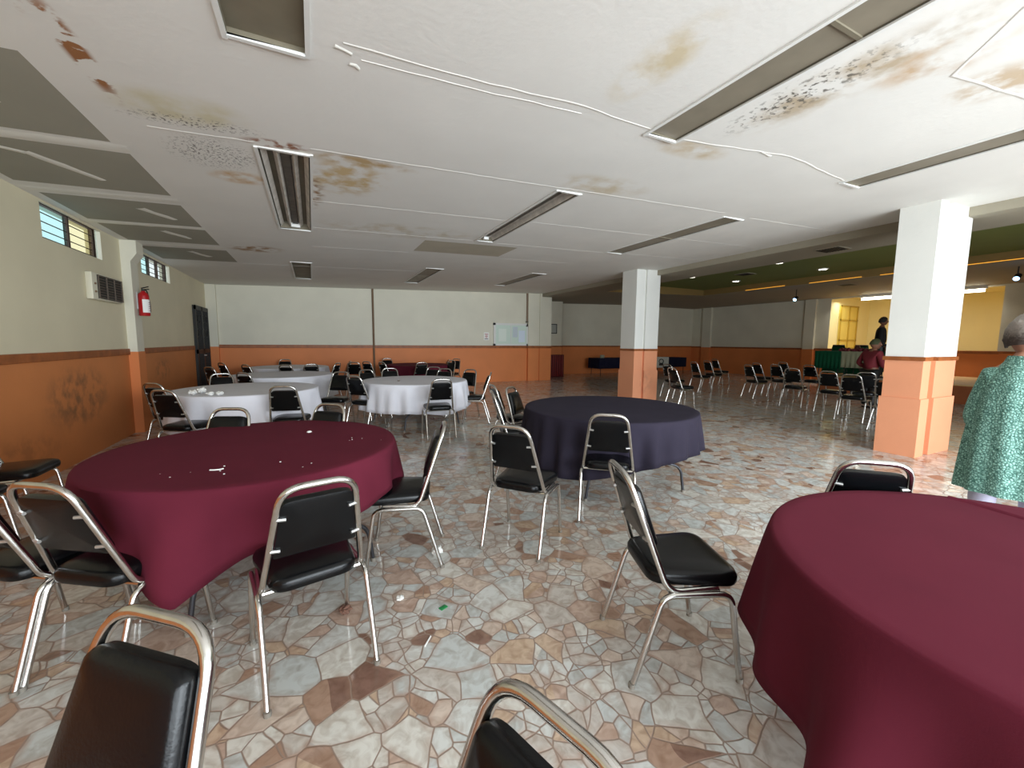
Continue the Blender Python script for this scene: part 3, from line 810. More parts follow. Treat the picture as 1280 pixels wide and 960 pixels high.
def cloth(x, y, R, drop, m, label, folds=((9, .6), (14, .4)), amp=.03, flare=.03, seed=1, group='round tablecloths', ztop=.764, flap=lambda th: 0):
    bm = bmesh.new(); n = 320; rg = random.Random(seed); ph = [rg.uniform(0, 6.28) for _ in folds]
    c = bm.verts.new((0, 0, ztop)); rings = []
    for r in (.25, .5, .75, .93): rings.append([bm.verts.new((R * r * math.cos(2 * PI * k / n), R * r * math.sin(2 * PI * k / n), ztop + .0012 * math.sin(5 * 2 * PI * k / n + r * 9))) for k in range(n)])
    for (dr, dz) in ((0, 0), (.006, -.003), (.010, -.012)): rings.append([bm.verts.new(((R - .01 + dr * 1.4) * math.cos(2 * PI * k / n), (R - .01 + dr * 1.4) * math.sin(2 * PI * k / n), ztop + dz)) for k in range(n)])
    for s in (.1, .2, .32, .45, .58, .72, .86, 1.):
        r_ = []
        for k in range(n):
            th = 2 * PI * k / n
            fo = sum(w * math.sin(nf * th + p + .5 * math.sin(2 * th + p * 2)) for (nf, w), p in zip(folds, ph))
            D = drop(th)
            rad = R + .006 + flare * s * (D / .4) + amp * fo * (s ** .9) * min(1.3, D / .35) + flap(th) * s ** .8
            r_.append(bm.verts.new((rad * math.cos(th), rad * math.sin(th), ztop - .012 - (D - .012) * s + .012 * fo * s)))
        rings.append(r_)
    for k in range(n): bm.faces.new((c, rings[0][k], rings[0][(k + 1) % n]))
    for a, b_ in zip(rings, rings[1:]):
        for k in range(n): bm.faces.new((a[k], a[(k + 1) % n], b_[(k + 1) % n], b_[k]))
    o = obj('tablecloth', bm, m, None, (x, y, 0))
    sd = o.modifiers.new('thick', 'SOLIDIFY'); sd.thickness = .0025; sd.offset = 1
    return tag(o, label, 'tablecloth', group)

def bump(th, c, w):
    d = (th - c + PI) % (2 * PI) - PI
    return math.exp(-(d / w) ** 2)
def cusp(th, c, w):
    return math.exp(-abs((th - c + PI) % (2 * PI) - PI) / w)
def d_red(th):
    return .29 + .18 * sum(cusp(th, math.radians(a), .24) for a in (-104, -18 + 6, 72, 162)) + (-.12 * bump(th, math.radians(-12), .5))
tabs = [
 (-.34, 3.065, 20, 'folding table under the left burgundy cloth with a hanging corner'),
 (1.972, .243, 40, 'folding table under the large burgundy cloth at the right front'),
 (2.824, 3.432, -12, 'folding table under the navy cloth, its bent dark legs showing'),
 (-.844, 6.744, 0, 'folding table under the white cloth with crumpled napkins'),
 (-.55, 9.3, 30, 'folding table under the middle white cloth by the left wall'),
 (-.55, 11.9, 10, 'folding table under the rear white cloth before the orange wall'),
 (1.6, 7.2, 15, 'folding table under the lilac white cloth in the middle of the hall'),
 (2.75, 11.95, 0, 'folding table under the far burgundy cloth at the orange wall'),
]
tp = None
for (x, y, a, lab) in tabs:
    if tp is None: q = tp = make_table(lab); tp.location = (x, y, 0); tp.rotation_euler = (0, 0, math.radians(a))
    else: q = dup(tp, (x, y, 0), math.radians(a), lab, 'round folding tables')
    k = {1.972: .9, 2.824: 1.03, -.34: .97}.get(x, 1.03); q.scale = (k, k, 1)
cloth(-.34, 3.065, .845, d_red, M['burg'], 'burgundy tablecloth with crumbs and a pointed hanging corner, left foreground', ((9, .6), (15, .5)), .05, .03, 3, flap=lambda th: .11 * bump(th, math.radians(-106), .17) - .07 * bump(th, math.radians(-134), .2) - .035 * bump(th, math.radians(-86), .12) + .03 * bump(th, math.radians(-74), .12) - .03 * bump(th, math.radians(-60), .1))
cloth(1.972, .243, .79, lambda th: .47 + .05 * math.sin(2 * th + 1), M['burg'], 'plain burgundy tablecloth filling the right front corner', ((15, .8), (8, .7)), .038, .035, 11)
cloth(2.824, 3.432, .89, lambda th: .34 + .2 * bump(th, math.radians(-155), .75), M['navy'], 'dark plum navy tablecloth on the round table in front of the far pillar', ((22, .6), (29, .5)), .034, .03, 5)
cloth(-.844, 6.744, .89, lambda th: .5 + .03 * math.sin(3 * th), M['whitecloth'], 'white tablecloth with crumpled napkins at its left end', ((13, .6), (19, .4)), .045, .035, 6)
cloth(-.55, 9.3, .9, lambda th: .45, M['whitecloth'], 'white tablecloth on the middle of three tables along the left wall', ((13, .6), (19, .4)), .045, .035, 7)
cloth(-.55, 11.9, .9, lambda th: .45, M['whitecloth'], 'white tablecloth on the rearmost white table before the orange wall', ((13, .6), (19, .4)), .045, .035, 8)
cloth(1.6, 7.2, .9, lambda th: .45 + .05 * bump(th, math.radians(-70), .3), M['whitecloth'], 'lilac tinged white tablecloth with deep folds in the middle of the hall', ((24, .6), (17, .5)), .036, .035, 9)
cloth(2.75, 11.95, .91, lambda th: .5, M['burg'], 'burgundy tablecloth on the far table at the orange back wall', ((13, .6), (19, .4)), .03, .03, 10)

# crumbs and scraps
bm = bmesh.new(); P = [(2.559, .74), (2.562, .67), (2.536, .578), (2.512, .489), (2.476, .388), (2.45, .3)]
rows = []
for i, p in enumerate(P):
    d = (Vector(P[min(i + 1, 5)]) - Vector(P[max(i - 1, 0)])).normalized(); nn = Vector((-d.y, d.x))
    rows.append([bm.verts.new((p[0] + nn.x * a, p[1] + nn.y * a, .764 + z)) for a, z in ((-.02, .0), (-.006, .009), (.004, .01), (.008, .004), (.01, 0))])
for a, b_ in zip(rows, rows[1:]):
    for k in range(4): bm.faces.new((a[k], a[k + 1], b_[k + 1], b_[k]))
rc = next(o for o in COL.objects if o.get('label', '').startswith('plain burgundy'))
cr_ = obj('crease', bm, M['burg'], rc); cr_.location = -rc.location
def crumple(name, loc, s, m, label, cat, group=None, flat=1.):
    bm = bmesh.new(); bmesh.ops.create_icosphere(bm, subdivisions=3, radius=1)
    sd = rnd.uniform(0, 99)
    for v in bm.verts:
        q = noise.noise(v.co * 1.7 + Vector((sd, 0, 0))) * .5 + noise.noise(v.co * 4 + Vector((0, sd, 0))) * .25
        v.co *= 1 + q; v.co.z *= flat
        v.co *= s
    mz = min(v.co.z for v in bm.verts)
    for v in bm.verts: v.co.z -= mz
    return tag(obj(name, bm, m, None, loc, smooth=False), label, cat, group)
WT = .7655
crumple('napkin', (-1.36, 6.22, WT), .045, M['paper'], 'crumpled white napkin on the white table, leftmost of the heap', 'napkin', 'crumpled napkins', .6)
crumple('napkin', (-1.3, 6.36, WT), .05, M['paper'], 'crumpled white napkin on the white table, rearmost of the heap', 'napkin', 'crumpled napkins', .7)
crumple('napkin', (-1.15, 6.05, WT), .04, M['paper'], 'crumpled white napkin on the white table, second from the right', 'napkin', 'crumpled napkins', .5)
crumple('napkin', (-1.05, 6.04, WT), .042, M['paper'], 'crumpled white napkin on the white table, rightmost of the heap', 'napkin', 'crumpled napkins', .55)
crumple('tissue', (.71, 2.6, 0), .035, M['paper'], 'crumpled white tissue at the rear foot of the edge-on chair', 'tissue', None, .8)
crumple('tissue', (.386, 2.21, 0), .02, M['paper'], 'small white paper scrap lying loose on the marble floor', 'tissue', None, .5)
tag(obj('wrapper', B(-.022, .022, -.014, .014, 0, .006, bev=.002), mat('green foil', (30, 130, 70), .3), None, (.586, 2.04, 0.0), rotz=.4), 'small green wrapper on the marble floor', 'wrapper')
tag(obj('straw', T([(-.035, 0, .004), (.035, 0, .004)], .004, 8), M['paper'], None, (.446, 1.825, 0), rotz=.9), 'short white straw on the marble floor', 'straw')
crumple('paper_ball', (.104, 2.23, 0), .03, mat('brown paper', (116, 84, 70), .8), 'brown crumpled ball under the front burgundy table chair', 'scrap', None, .6)
crumple('cap', (1.28, 7.0, .7655), .022, mat('grey bottle cap', (130, 120, 112), .5), 'small grey cap on the lilac white tablecloth', 'cap', None, .5)
bm = bmesh.new()
for k in range(14):
    x, y = rnd.choice([(-.48, 2.55), (-.66, 2.62), (-.1, 2.5), (.2, 3.0), (-.3, 2.62)]); x += rnd.gauss(0, .09); y += rnd.gauss(0, .06)
    s = rnd.uniform(.0015, .004); box(bm, x - s, x + s, y - s * .7, y + s * .7, WT, WT + s)
o = tag(obj('crumbs', bm, M['paper'], smooth=False), 'scattered white crumbs on the left burgundy tablecloth', 'crumbs'); o['kind'] = 'stuff'
crumple('napkin_scrap', (-.05, 3.33, WT), .016, M['paper'], 'tiny white scrap at the far side of the left burgundy cloth', 'scrap', None, .4)
bm = bmesh.new(); tube(bm, [(-.03, .008, .004), (-.01, 0, .004), (.012, -.002, .004), (.03, .008, .004)], .0035, 6)
tag(obj('toothpick', bm, M['paper'], None, (-.48, 2.545, WT)), 'curved white sliver on the left burgundy cloth', 'scrap')

# ------------------------------------------------------------------ stage
PX, PZ = 14.45, .48
bm = bmesh.new(); box(bm, PX, XR, YR, 7.4, 0, PZ - .03, 0); box(bm, PX - .03, XR, YR, 7.43, PZ - .03, PZ, 1)
struct('stage_platform', bm, [M['riser'], M['tan']])
# yellow room behind the opening
bm = bmesh.new(); y0, y1, z0, z1 = OPEN; XB = 21.2
quad(bm, [(XB, y0 - 1, z0), (XB, y1, z0), (XB, y1, z1 + .1), (XB, y0 - 1, z1 + .1)])
quad(bm, [(XR, y1, z0), (XB, y1, z0), (XB, y1, z1 + .1), (XR, y1, z1 + .1)])
quad(bm, [(XR, y0 - 1, z0), (XB, y0 - 1, z0), (XB, y0 - 1, z1 + .1), (XR, y0 - 1, z1 + .1)])
quad(bm, [(XR, y0 - 1, z1 + .1), (XB, y0 - 1, z1 + .1), (XB, y1, z1 + .1), (XR, y1, z1 + .1)])
struct('wall_alcove', bm, M['yellow'])
bm = bmesh.new(); quad(bm, [(XR, y0 - 1, z0), (XB, y0 - 1, z0), (XB, y1, z0), (XR, y1, z0)]); struct('floor_alcove', bm, M['tan'])
d = struct('door_2', B(18.9, 20.2, y1 - .05, y1 - .01, z0, 3.0), M['yellowdeep'])
bm = bmesh.new()
for x in (18.9, 19.52, 20.12): box(bm, x, x + .06, y1 - .08, y1 - .05, z0, 3.0)
for z in (z0, 1.6, 2.4, 2.95): box(bm, 18.9, 20.2, y1 - .08, y1 - .05, z, z + .05)
struct('door_frame', bm, mat('ochre door rail', (190, 160, 60), .5), parent=d)
for k, (a, b_) in enumerate(((7.05, 8.05), (5.0, 5.6))):
    t = thing('tube_light', ('fluorescent tube over the stage alcove, left of the right pillar', 'fluorescent tube over the stage alcove, right of the right pillar')[k], 'lamp', (XR - .2, (a + b_) / 2, 3.1), 0, 'alcove tube lights')
    h = (b_ - a) / 2
    obj('tube', T([(0, -h, 0), (0, h, 0)], .045, 12), M['tubeglow'], t)
    obj('fitting', B(-.05, .05, -h - .05, h + .05, .05, .146), M['white_trim'], t)

# stage tables
def long_table(loc, L_, W, label, m, clabel, drop, gap=.0):
    t = thing('folding_table', label, 'table', loc, 0, 'long folding tables')
    obj('tabletop', B(-W / 2, W / 2, -L_ / 2, L_ / 2, .72, .75, bev=.006), M['board'], t)
    for sx in (-1, 1):
        for sy in (-1, 1): obj('leg', T([(sx * (W / 2 - .06), sy * (L_ / 2 - .12), .72), (sx * (W / 2 - .04), sy * (L_ / 2 - .1), 0)], .014, 8), M['black'], t)
    bm = bmesh.new(); ol = []
    X, Y = W / 2 + .012, L_ / 2 + .012; pts = []
    n = 24
    for k in range(n): pts.append((-X + 2 * X * k / n, -Y, 0, -1))
    for k in range(n * 2): pts.append((X, -Y + 2 * Y * k / (n * 2), 1, 0))
    for k in range(n): pts.append((X - 2 * X * k / n, Y, 0, 1))
    for k in range(n * 2): pts.append((-X, Y - 2 * Y * k / (n * 2), -1, 0))
    rings = []
    for s in (0, .08, .3, .6, 1):
        rings.append([bm.verts.new((x + nx * (.01 + .018 * s * math.sin(i * .9)), y + ny * (.01 + .018 * s * math.sin(i * .9)), .756 - drop * s)) for i, (x, y, nx, ny) in enumerate(pts)])
    N_ = len(pts)
    for a, b_ in zip(rings, rings[1:]):
        for k in range(N_): bm.faces.new((a[k], a[(k + 1) % N_], b_[(k + 1) % N_], b_[k]))
    bm.faces.new(rings[0])
    o = obj('tablecloth', bm, m, None, loc); sd = o.modifiers.new('thick', 'SOLIDIFY'); sd.thickness = .003; sd.offset = 1
    tag(o, clabel, 'tablecloth', 'long tablecloths')
    return t
long_table((15.25, 8.02 - .62, PZ), .0 + .75, .62, 'stage table under green cloth, left end of the head table', M['greencloth'], 'green cloth on the left end of the stage head table', .56)
long_table((15.25, 6.9 - .0 - .28, PZ), .86, .62, 'stage table under grey cloth, middle of the head table', M['greycloth'], 'grey cloth on the middle of the stage head table', .5)
long_table((15.25, 5.55, PZ), 1.1, .62, 'stage table under dark green cloth, left of the right pillar', M['greencloth'], 'dark green cloth on the stage head table, left of the right pillar', .56)
# centrepiece
t = thing('centrepiece', 'low dark red flower garland with a round vase on the grey stage table', 'flowers', (15.2, 6.75, PZ + .76))
bm = bmesh.new(); lathe(bm, [(0, 0), (.05, 0), (.08, .05), (.085, .1), (.05, .16), (.06, .2), (0, .2)], 16); obj('vase', bm, mat('brown vase', (90, 50, 40), .4), t)
bm = bmesh.new()
for k in range(40):
    y = -.4 + .8 * k / 39; bmesh.ops.create_icosphere(bm, subdivisions=1, radius=rnd.uniform(.035, .055), matrix=Matrix.Translation((rnd.uniform(-.2, -.05), y, rnd.uniform(.02, .07))))
obj('flower_garland', bm, mat('wine red petals', (110, 36, 44), .7), t)
# covered chairs behind the head table: green covers
def covered_chair(loc, rz, label):
    t = thing('covered_chair', label, 'chair', loc, rz, 'green covered chairs on the stage')
    ol = outline([(-.21, -.21), (.21, -.21), (.22, .22), (-.22, .22)], .05, 4)
    bm = bmesh.new(); cushion(bm, ol, [(-.03, 0), (-.015, .25), (0, .46), (.03, .48)]); obj('skirt_cover', bm, M['greencloth'], t)
    ol = outline([(-.2, -.26), (.2, -.26), (.2, -.19), (-.2, -.19)], .03, 4)
    bm = bmesh.new(); cushion(bm, ol, [(0, .1), (0, .5), (.005, .86), (.02, .93)]); obj('back_cover', bm, M['greencloth'], t)
    obj('top_trim', B(-.17, .17, -.27, -.18, .9, .96, bev=.02), M['black'], t)
    return t
cc = covered_chair((16.0, 7.75, PZ), math.radians(90), 'green covered chair behind the left end of the stage table')
dup(cc, (16.0, 7.1, PZ), math.radians(90), 'green covered chair behind the join of green and grey stage cloths', 'green covered chairs on the stage')
dup(cc, (16.0, 5.95, PZ), math.radians(90), 'green covered chair behind the stage table, next to the person in black', 'green covered chairs on the stage')

# far dim tables
for (x, y, w, lab, cl) in ((12.2, 14.7, 2.0, 'long table under midnight blue cloth at the dim far wall, left of the far pillar', 'midnight blue cloth on the table left of the far pillar'),
                           (15.4, 14.6, 1.9, 'long table under midnight blue cloth at the dim far wall, right of the far pillar', 'midnight blue cloth on the table right of the far pillar')):
    t = long_table((x, y, 0), w, .75, lab, M['nightcloth'], cl, .45)
    for o in (t, next(o for o in COL.objects if o.get('label') == cl)): o.rotation_euler = (0, 0, PI / 2)
tag(obj('cup', B(-.1, .1, -.05, .05, 0, .14, bev=.02), mat('dull glass', (150, 150, 130), .3), None, (11.55, 14.6, .76)), 'small pale box on the midnight blue table left of the far pillar', 'box')
t = thing('poster_board', 'white board with a dark emblem leaning against the dim far table', 'sign', (14.6, 14.1, .3), math.radians(-25))
obj('panel', B(-.35, .35, 0, .02, 0, .5), mat('dull white card', (190, 190, 180), .7), t, smooth=False)
bm = bmesh.new(); tube(bm, [(.1 * math.cos(k * PI / 8), -.005, .3 + .1 * math.sin(k * PI / 8)) for k in range(16)], .02, 6, closed=True); box(bm, -.1, .1, -.012, 0, .1, .2)
obj('emblem', bm, M['black'], t, smooth=False)
# stacked red chairs / curtain in the passage
t = thing('red_cabinet', 'dark red slatted rack standing in the dim passage beside the back wall end', 'rack', (9.05, 14.4, 0))
for k in range(6): obj('slat', B(-.33 + k * .11, -.27 + k * .11, -.05, .0, .05, .9, bev=.008), mat('dark red wood', (120, 34, 36), .5), t)
obj('frame', B(-.36, .36, 0, .05, .0, .93, bev=.008), mat('maroon wood', (84, 24, 26), .5), t)

# ------------------------------------------------------------------ lamps of the dim hall
for (x, y, lab) in ((10.4, 9.0, 'white downlight in the green ceiling, nearest the far pillar'), (12.3, 8.9, 'white downlight in the green ceiling, far row left'),
                    (10.4, 6.42, 'white downlight in the green ceiling, near row right'), (12.3, 6.4, 'white downlight in the green ceiling, rightmost far row')):
    t = thing('downlight', lab, 'lamp', (x, y, 3.45), 0, 'downlights in the green ceiling')
    bm = bmesh.new(); lathe(bm, [(.1, 0), (.13, 0), (.13, -.012), (.1, -.02), (.095, -.004)], 20); obj('rim', bm, M['white_trim'], t)
    bm = bmesh.new(); lathe(bm, [(0, -.008), (.098, -.008), (.098, -.002), (0, -.002)], 20); obj('lens', bm, M['glow'], t)
    ld = bpy.data.lights.new('downlight_beam', 'SPOT'); ld.energy = 3.5; ld.spot_size = math.radians(120); ld.spot_blend = .6; ld.color = (1, .97, .9); ld.shadow_soft_size = .1
    lo = bpy.data.objects.new('downlight_beam', ld); COL.objects.link(lo); lo.location = (0, 0, -.05); lo.parent = t
for (x, y, z, lab) in ((14.5, 8.28, 2.96, 'small blue stage spotlight left of the alcove'), (14.5, 3.52, 3.02, 'small blue stage spotlight at the right edge')):
    t = thing('stage_spotlight', lab, 'lamp', (x, y, z), 0, 'blue stage spotlights')
    bm = bmesh.new(); lathe(bm, [(0, -.08), (.05, -.08), (.06, .05), (.03, .09), (0, .09)], 16)
    bmesh.ops.rotate(bm, verts=bm.verts[:], matrix=Matrix.Rotation(math.radians(55), 3, 'Y')); obj('lamp_body', bm, M['black'], t)
    bm = bmesh.new(); lathe(bm, [(0, -.088), (.05, -.088), (.05, -.08), (0, -.08)], 16)
    bmesh.ops.rotate(bm, verts=bm.verts[:], matrix=Matrix.Rotation(math.radians(55), 3, 'Y')); obj('lens', bm, M['blueglow'], t)
    obj('bracket', T([(0, 0, 0), (0, 0, 3.25 - z)], .012, 8), M['black'], t)
for (a, b_, lab) in ((8.0, 9.3, 'warm rope light along the green ceiling edge, left piece'), (6.0, 7.3, 'warm rope light along the green ceiling edge, middle piece'), (2.0, 5.6, 'warm rope light along the green ceiling edge, long right piece')):
    tag(obj('rope_light', T([(TX1 - .03, a, 3.27), (TX1 - .03, b_, 3.26)], .006, 8), M['gold']), lab, 'lamp', 'warm rope lights')
for (x, y, z, lab) in ((8.3, 4.2, 3.12, 'dark air vent in the soffit above the near pillar'), (11.3, 7.9, 3.45, 'dark air vent in the green ceiling between the downlights'),
                       (14.6, 6.9, 3.25, 'dark air vent in the soffit before the alcove'), (10.8, 12.0, 3.2, 'dark air vent in the dim far soffit')):
    t = thing('ceiling_vent', lab, 'vent', (x, y, z), 0, 'ceiling air vents')
    obj('frame', B(-.2, .2, -.2, .2, -.012, 0), M['taupe'], t, smooth=False)
    bm = bmesh.new()
    for k in range(8): box(bm, -.17, .17, -.17 + k * .045, -.145 + k * .045, -.018, -.01)
    obj('slats', bm, M['black'], t, smooth=False)

# ------------------------------------------------------------------ people
def skin(verts, edges, radii, sub=2, root=0):
    me = bpy.data.meshes.new('tmp'); me.from_pydata([tuple(v) for v in verts], edges, [])
    o = bpy.data.objects.new('tmp', me); COL.objects.link(o)
    o.modifiers.new('s', 'SKIN'); sb = o.modifiers.new('u', 'SUBSURF'); sb.levels = sub; sb.render_levels = sub
    if not me.skin_vertices: 
        bm = bmesh.new(); bm.from_mesh(me); bm.verts.layers.skin.verify(); bm.to_mesh(me); bm.free()
    for i, r in enumerate(radii):
        d = me.skin_vertices[0].data[i]; d.radius = r if isinstance(r, tuple) else (r, r); d.use_root = (i == root)
    dg = bpy.context.evaluated_depsgraph_get(); dg.update()
    m2 = bpy.data.meshes.new_from_object(o.evaluated_get(dg))
    bm = bmesh.new(); bm.from_mesh(m2)
    bpy.data.objects.remove(o); bpy.data.meshes.remove(me); bpy.data.meshes.remove(m2)
    return bm

def chain(bm, pts, radii, sub=2):
    b2 = skin(pts, [(i, i + 1) for i in range(len(pts) - 1)], radii, sub)
    me = bpy.data.meshes.new('t'); b2.to_mesh(me); b2.free(); bm.from_mesh(me); bpy.data.meshes.remove(me)

def head_bm(bm, c, yaw, pitch=0., s=1.):
    """head about .23 tall, facing +Y before yaw"""
    b2 = bmesh.new(); bmesh.ops.create_uvsphere(b2, u_segments=36, v_segments=28, radius=1)
    Rm = Matrix.Rotation(yaw, 3, 'Z') @ Matrix.Rotation(pitch, 3, 'X')
    for v in b2.verts:
        x, y, z = v.co
        wx = .076 * (1 - .28 * max(0, -z) ** 1.5); wy = .098; wz = .118
        px, py, pz = x * wx, y * wy, z * wz
        if z < -.2 and y > 0: py *= 1 - .12 * (-z - .2); 
        if z < -.3 and y < 0: py *= 1 - .5 * (-z - .3)
        if y > .2:
            py -= .010 * math.exp(-((abs(px) - .031) / .016) ** 2 - ((pz - .012) / .013) ** 2)      # eye sockets
            py += .024 * math.exp(-(px / .012) ** 2 - ((pz + .016) / .02) ** 2)                     # nose
            py += .012 * math.exp(-(px / .009) ** 2 - ((pz - .006) / .018) ** 2)
            py += .006 * math.exp(-(px / .05) ** 2 - ((pz - .034) / .012) ** 2)                     # brow
            py += .007 * math.exp(-(px / .022) ** 2 - ((pz + .052) / .007) ** 2)                    # lips
            py -= .005 * math.exp(-(px / .02) ** 2 - ((pz + .059) / .003) ** 2)
            py += .010 * math.exp(-(px / .02) ** 2 - ((pz + .092) / .016) ** 2)                     # chin
        v.co = Vector(c) + Rm @ Vector((px, py, pz)) * s
    for sx in (-1, 1):                                                                              # ears
        r = bmesh.ops.create_icosphere(b2, subdivisions=2, radius=1)
        for v in r['verts']:
            q = Vector((sx * .075 + v.co.x * .009, -.008 + v.co.y * .017, .002 + v.co.z * .03)); v.co = Vector(c) + Rm @ q * s
    me = bpy.data.meshes.new('t'); b2.to_mesh(me); b2.free(); bm.from_mesh(me); bpy.data.meshes.remove(me)
    return Rm

def hair_bm(c, Rm, s, low=-.25, bunoff=None, front=.35, fluff=.012):
    b2 = bmesh.new(); bmesh.ops.create_uvsphere(b2, u_segments=36, v_segments=24, radius=1)
    kill = []
    for v in b2.verts:
        x, y, z = v.co
        lim = low if y < .1 else low + (y - .1) * 1.2
        if z < lim - .08 or (y > .45 and z < front): kill.append(v); continue
        k = 1 + .07 * noise.noise(Vector((x, y, z)) * 5) + .05 * noise.noise(Vector((x * 3, y * 3, z)) * 9)
        v.co = Vector(c) + Rm @ Vector((x * (.078 + fluff) * k, (y * (.1 + fluff) - .004) * k, z * (.12 + fluff) * k)) * s
    bmesh.ops.delete(b2, geom=kill, context='VERTS')
    bmesh.ops.solidify(b2, geom=b2.faces[:], thickness=.008)
    if bunoff:
        bmesh.ops.create_icosphere(b2, subdivisions=3, radius=.042 * s, matrix=Matrix.Translation(Vector(c) + Rm @ Vector(bunoff) * s))
    return b2

def hand(bm, w, d, side, curl=.5, s=1.):
    """palm and five fingers; w wrist, d pointing direction, side = palm's thumb side vector"""
    d = Vector(d).normalized(); t = Vector(side); t = (t - d * t.dot(d)).normalized(); n = d.cross(t)
    w = Vector(w)
    chain(bm, [w, w + d * .04 * s, w + d * .08 * s], [(.026 * s, .018 * s), (.036 * s, .016 * s), (.036 * s, .014 * s)], 2)
    for i, (o, L_) in enumerate(((.027, .075), (.009, .084), (-.009, .078), (-.026, .06))):
        b0 = w + d * .078 * s + t * o * s; L_ *= s
        p1 = b0 + d * L_ * .45; dd = (d * math.cos(curl) + n * math.sin(curl)); p2 = p1 + dd * L_ * .33
        dd = (d * math.cos(curl * 1.9) + n * math.sin(curl * 1.9)); p3 = p2 + dd * L_ * .26
        chain(bm, [b0 - d * .015, p1, p2, p3], [.0095 * s, .009 * s, .0082 * s, .0065 * s], 2)
    b0 = w + d * .025 * s + t * .03 * s; p1 = b0 + (d * .5 + t * .8).normalized() * .035 * s; p2 = p1 + (d * .8 + t * .3 + n * .4).normalized() * .03 * s
    chain(bm, [b0 - t * .012, p1, p2], [.012 * s, .0105 * s, .008 * s], 2)

def person(label, loc, rz, J, m_skin, m_top, m_leg, m_hair, m_shoe, headyaw=0., pitch=0., hair=None, curl=.5, top_name='shirt', top_extra=None, legk=1.):
    t = thing('person', label, 'person', loc, rz)
    V = {k: Vector(v) for k, v in J.items()}
    names = ['pelvis', 'waist', 'chest', 'neck', 'headb', 'shL', 'elL', 'wrL', 'shR', 'elR', 'wrR', 'hipL', 'knL', 'anL', 'hipR', 'knR', 'anR']
    rad = dict(pelvis=.13, waist=.115, chest=.135, neck=.058, headb=.055, shL=.06, elL=.042, wrL=.028, shR=.06, elR=.042, wrR=.028, hipL=.085, knL=.058, anL=.04, hipR=.085, knR=.058, anR=.04)
    E = [('pelvis', 'waist'), ('waist', 'chest'), ('chest', 'neck'), ('neck', 'headb'), ('chest', 'shL'), ('shL', 'elL'), ('elL', 'wrL'), ('chest', 'shR'), ('shR', 'elR'), ('elR', 'wrR'),
         ('pelvis', 'hipL'), ('hipL', 'knL'), ('knL', 'anL'), ('pelvis', 'hipR'), ('hipR', 'knR'), ('knR', 'anR')]
    ix = {n: i for i, n in enumerate(names)}
    bm = skin([V[n] for n in names], [(ix[a], ix[b_]) for a, b_ in E], [rad[n] * .92 * (legk if n[:3] in ('hip', 'knL', 'knR', 'pel', 'wai') else 1) for n in names], 2)
    Rm = head_bm(bm, V['head'], headyaw, pitch)
    for sd, sv in (('L', 1), ('R', -1)):
        dirn = (V['wr' + sd] - V['el' + sd]); hand(bm, V['wr' + sd], dirn, J.get('thumb' + sd, (0, .4, 1)), curl)
    obj('body', bm, m_skin, t)
    tn = ['pelvis', 'waist', 'chest', 'neckb', 'shL', 'elL', 'wrL', 'shR', 'elR', 'wrR']
    V['neckb'] = V['chest'].lerp(V['neck'], .62)
    tr = dict(pelvis=.155, waist=.145, chest=.155, neckb=.075, shL=.078, elL=.062, wrL=.044, shR=.078, elR=.062, wrR=.044)
    TE = [('pelvis', 'waist'), ('waist', 'chest'), ('chest', 'neckb'), ('chest', 'shL'), ('shL', 'elL'), ('elL', 'wrL'), ('chest', 'shR'), ('shR', 'elR'), ('elR', 'wrR')]
    ix2 = {n: i for i, n in enumerate(tn)}
    bm = skin([V[n] if n[:2] != 'wr' else V['el' + n[2]].lerp(V[n], .93) for n in tn], [(ix2[a], ix2[b_]) for a, b_ in TE], [tr[n] for n in tn], 2)
    if top_extra: top_extra(bm, V)
    obj(top_name, bm, m_top, t)
    ln = ['pelvis', 'hipL', 'knL', 'anL', 'hipR', 'knR', 'anR']
    lr = dict(pelvis=.14, hipL=.105, knL=.078, anL=.062, hipR=.105, knR=.078, anR=.062); ix3 = {n: i for i, n in enumerate(ln)}
    bm = skin([V[n] for n in ln], [(0, 1), (1, 2), (2, 3), (0, 4), (4, 5), (5, 6)], [lr[n] * legk for n in ln], 2)
    obj('trousers', bm, m_leg, t)
    for sd in 'LR':
        a = V['an' + sd]; fw = Vector(J.get('foot', (0, 1, 0)))
        zb = a.z - .075
        bm = skin([a + Vector((0, 0, -.02)), Vector((a.x, a.y, zb + .035)) - fw * .03, Vector((a.x, a.y, zb + .035)) + fw * .08, Vector((a.x, a.y, zb + .03)) + fw * .15], [(0, 1), (1, 2), (2, 3)], [.045, (.045, .035), (.045, .033), (.036, .026)], 2)
        obj('shoe', bm, m_shoe, t)
    h = hair or {}
    obj('hair', hair_bm(V['head'], Rm, 1., **h), m_hair, t)
    for sx in (-1, 1):
        b2 = bmesh.new(); bmesh.ops.create_uvsphere(b2, u_segments=12, v_segments=8, radius=.0115, matrix=Matrix.Translation(V['head'] + Rm @ Vector((sx * .031, .077, .012))))
        obj('eye', b2, mat('eye white', (230, 226, 220), .3), t)
    return t

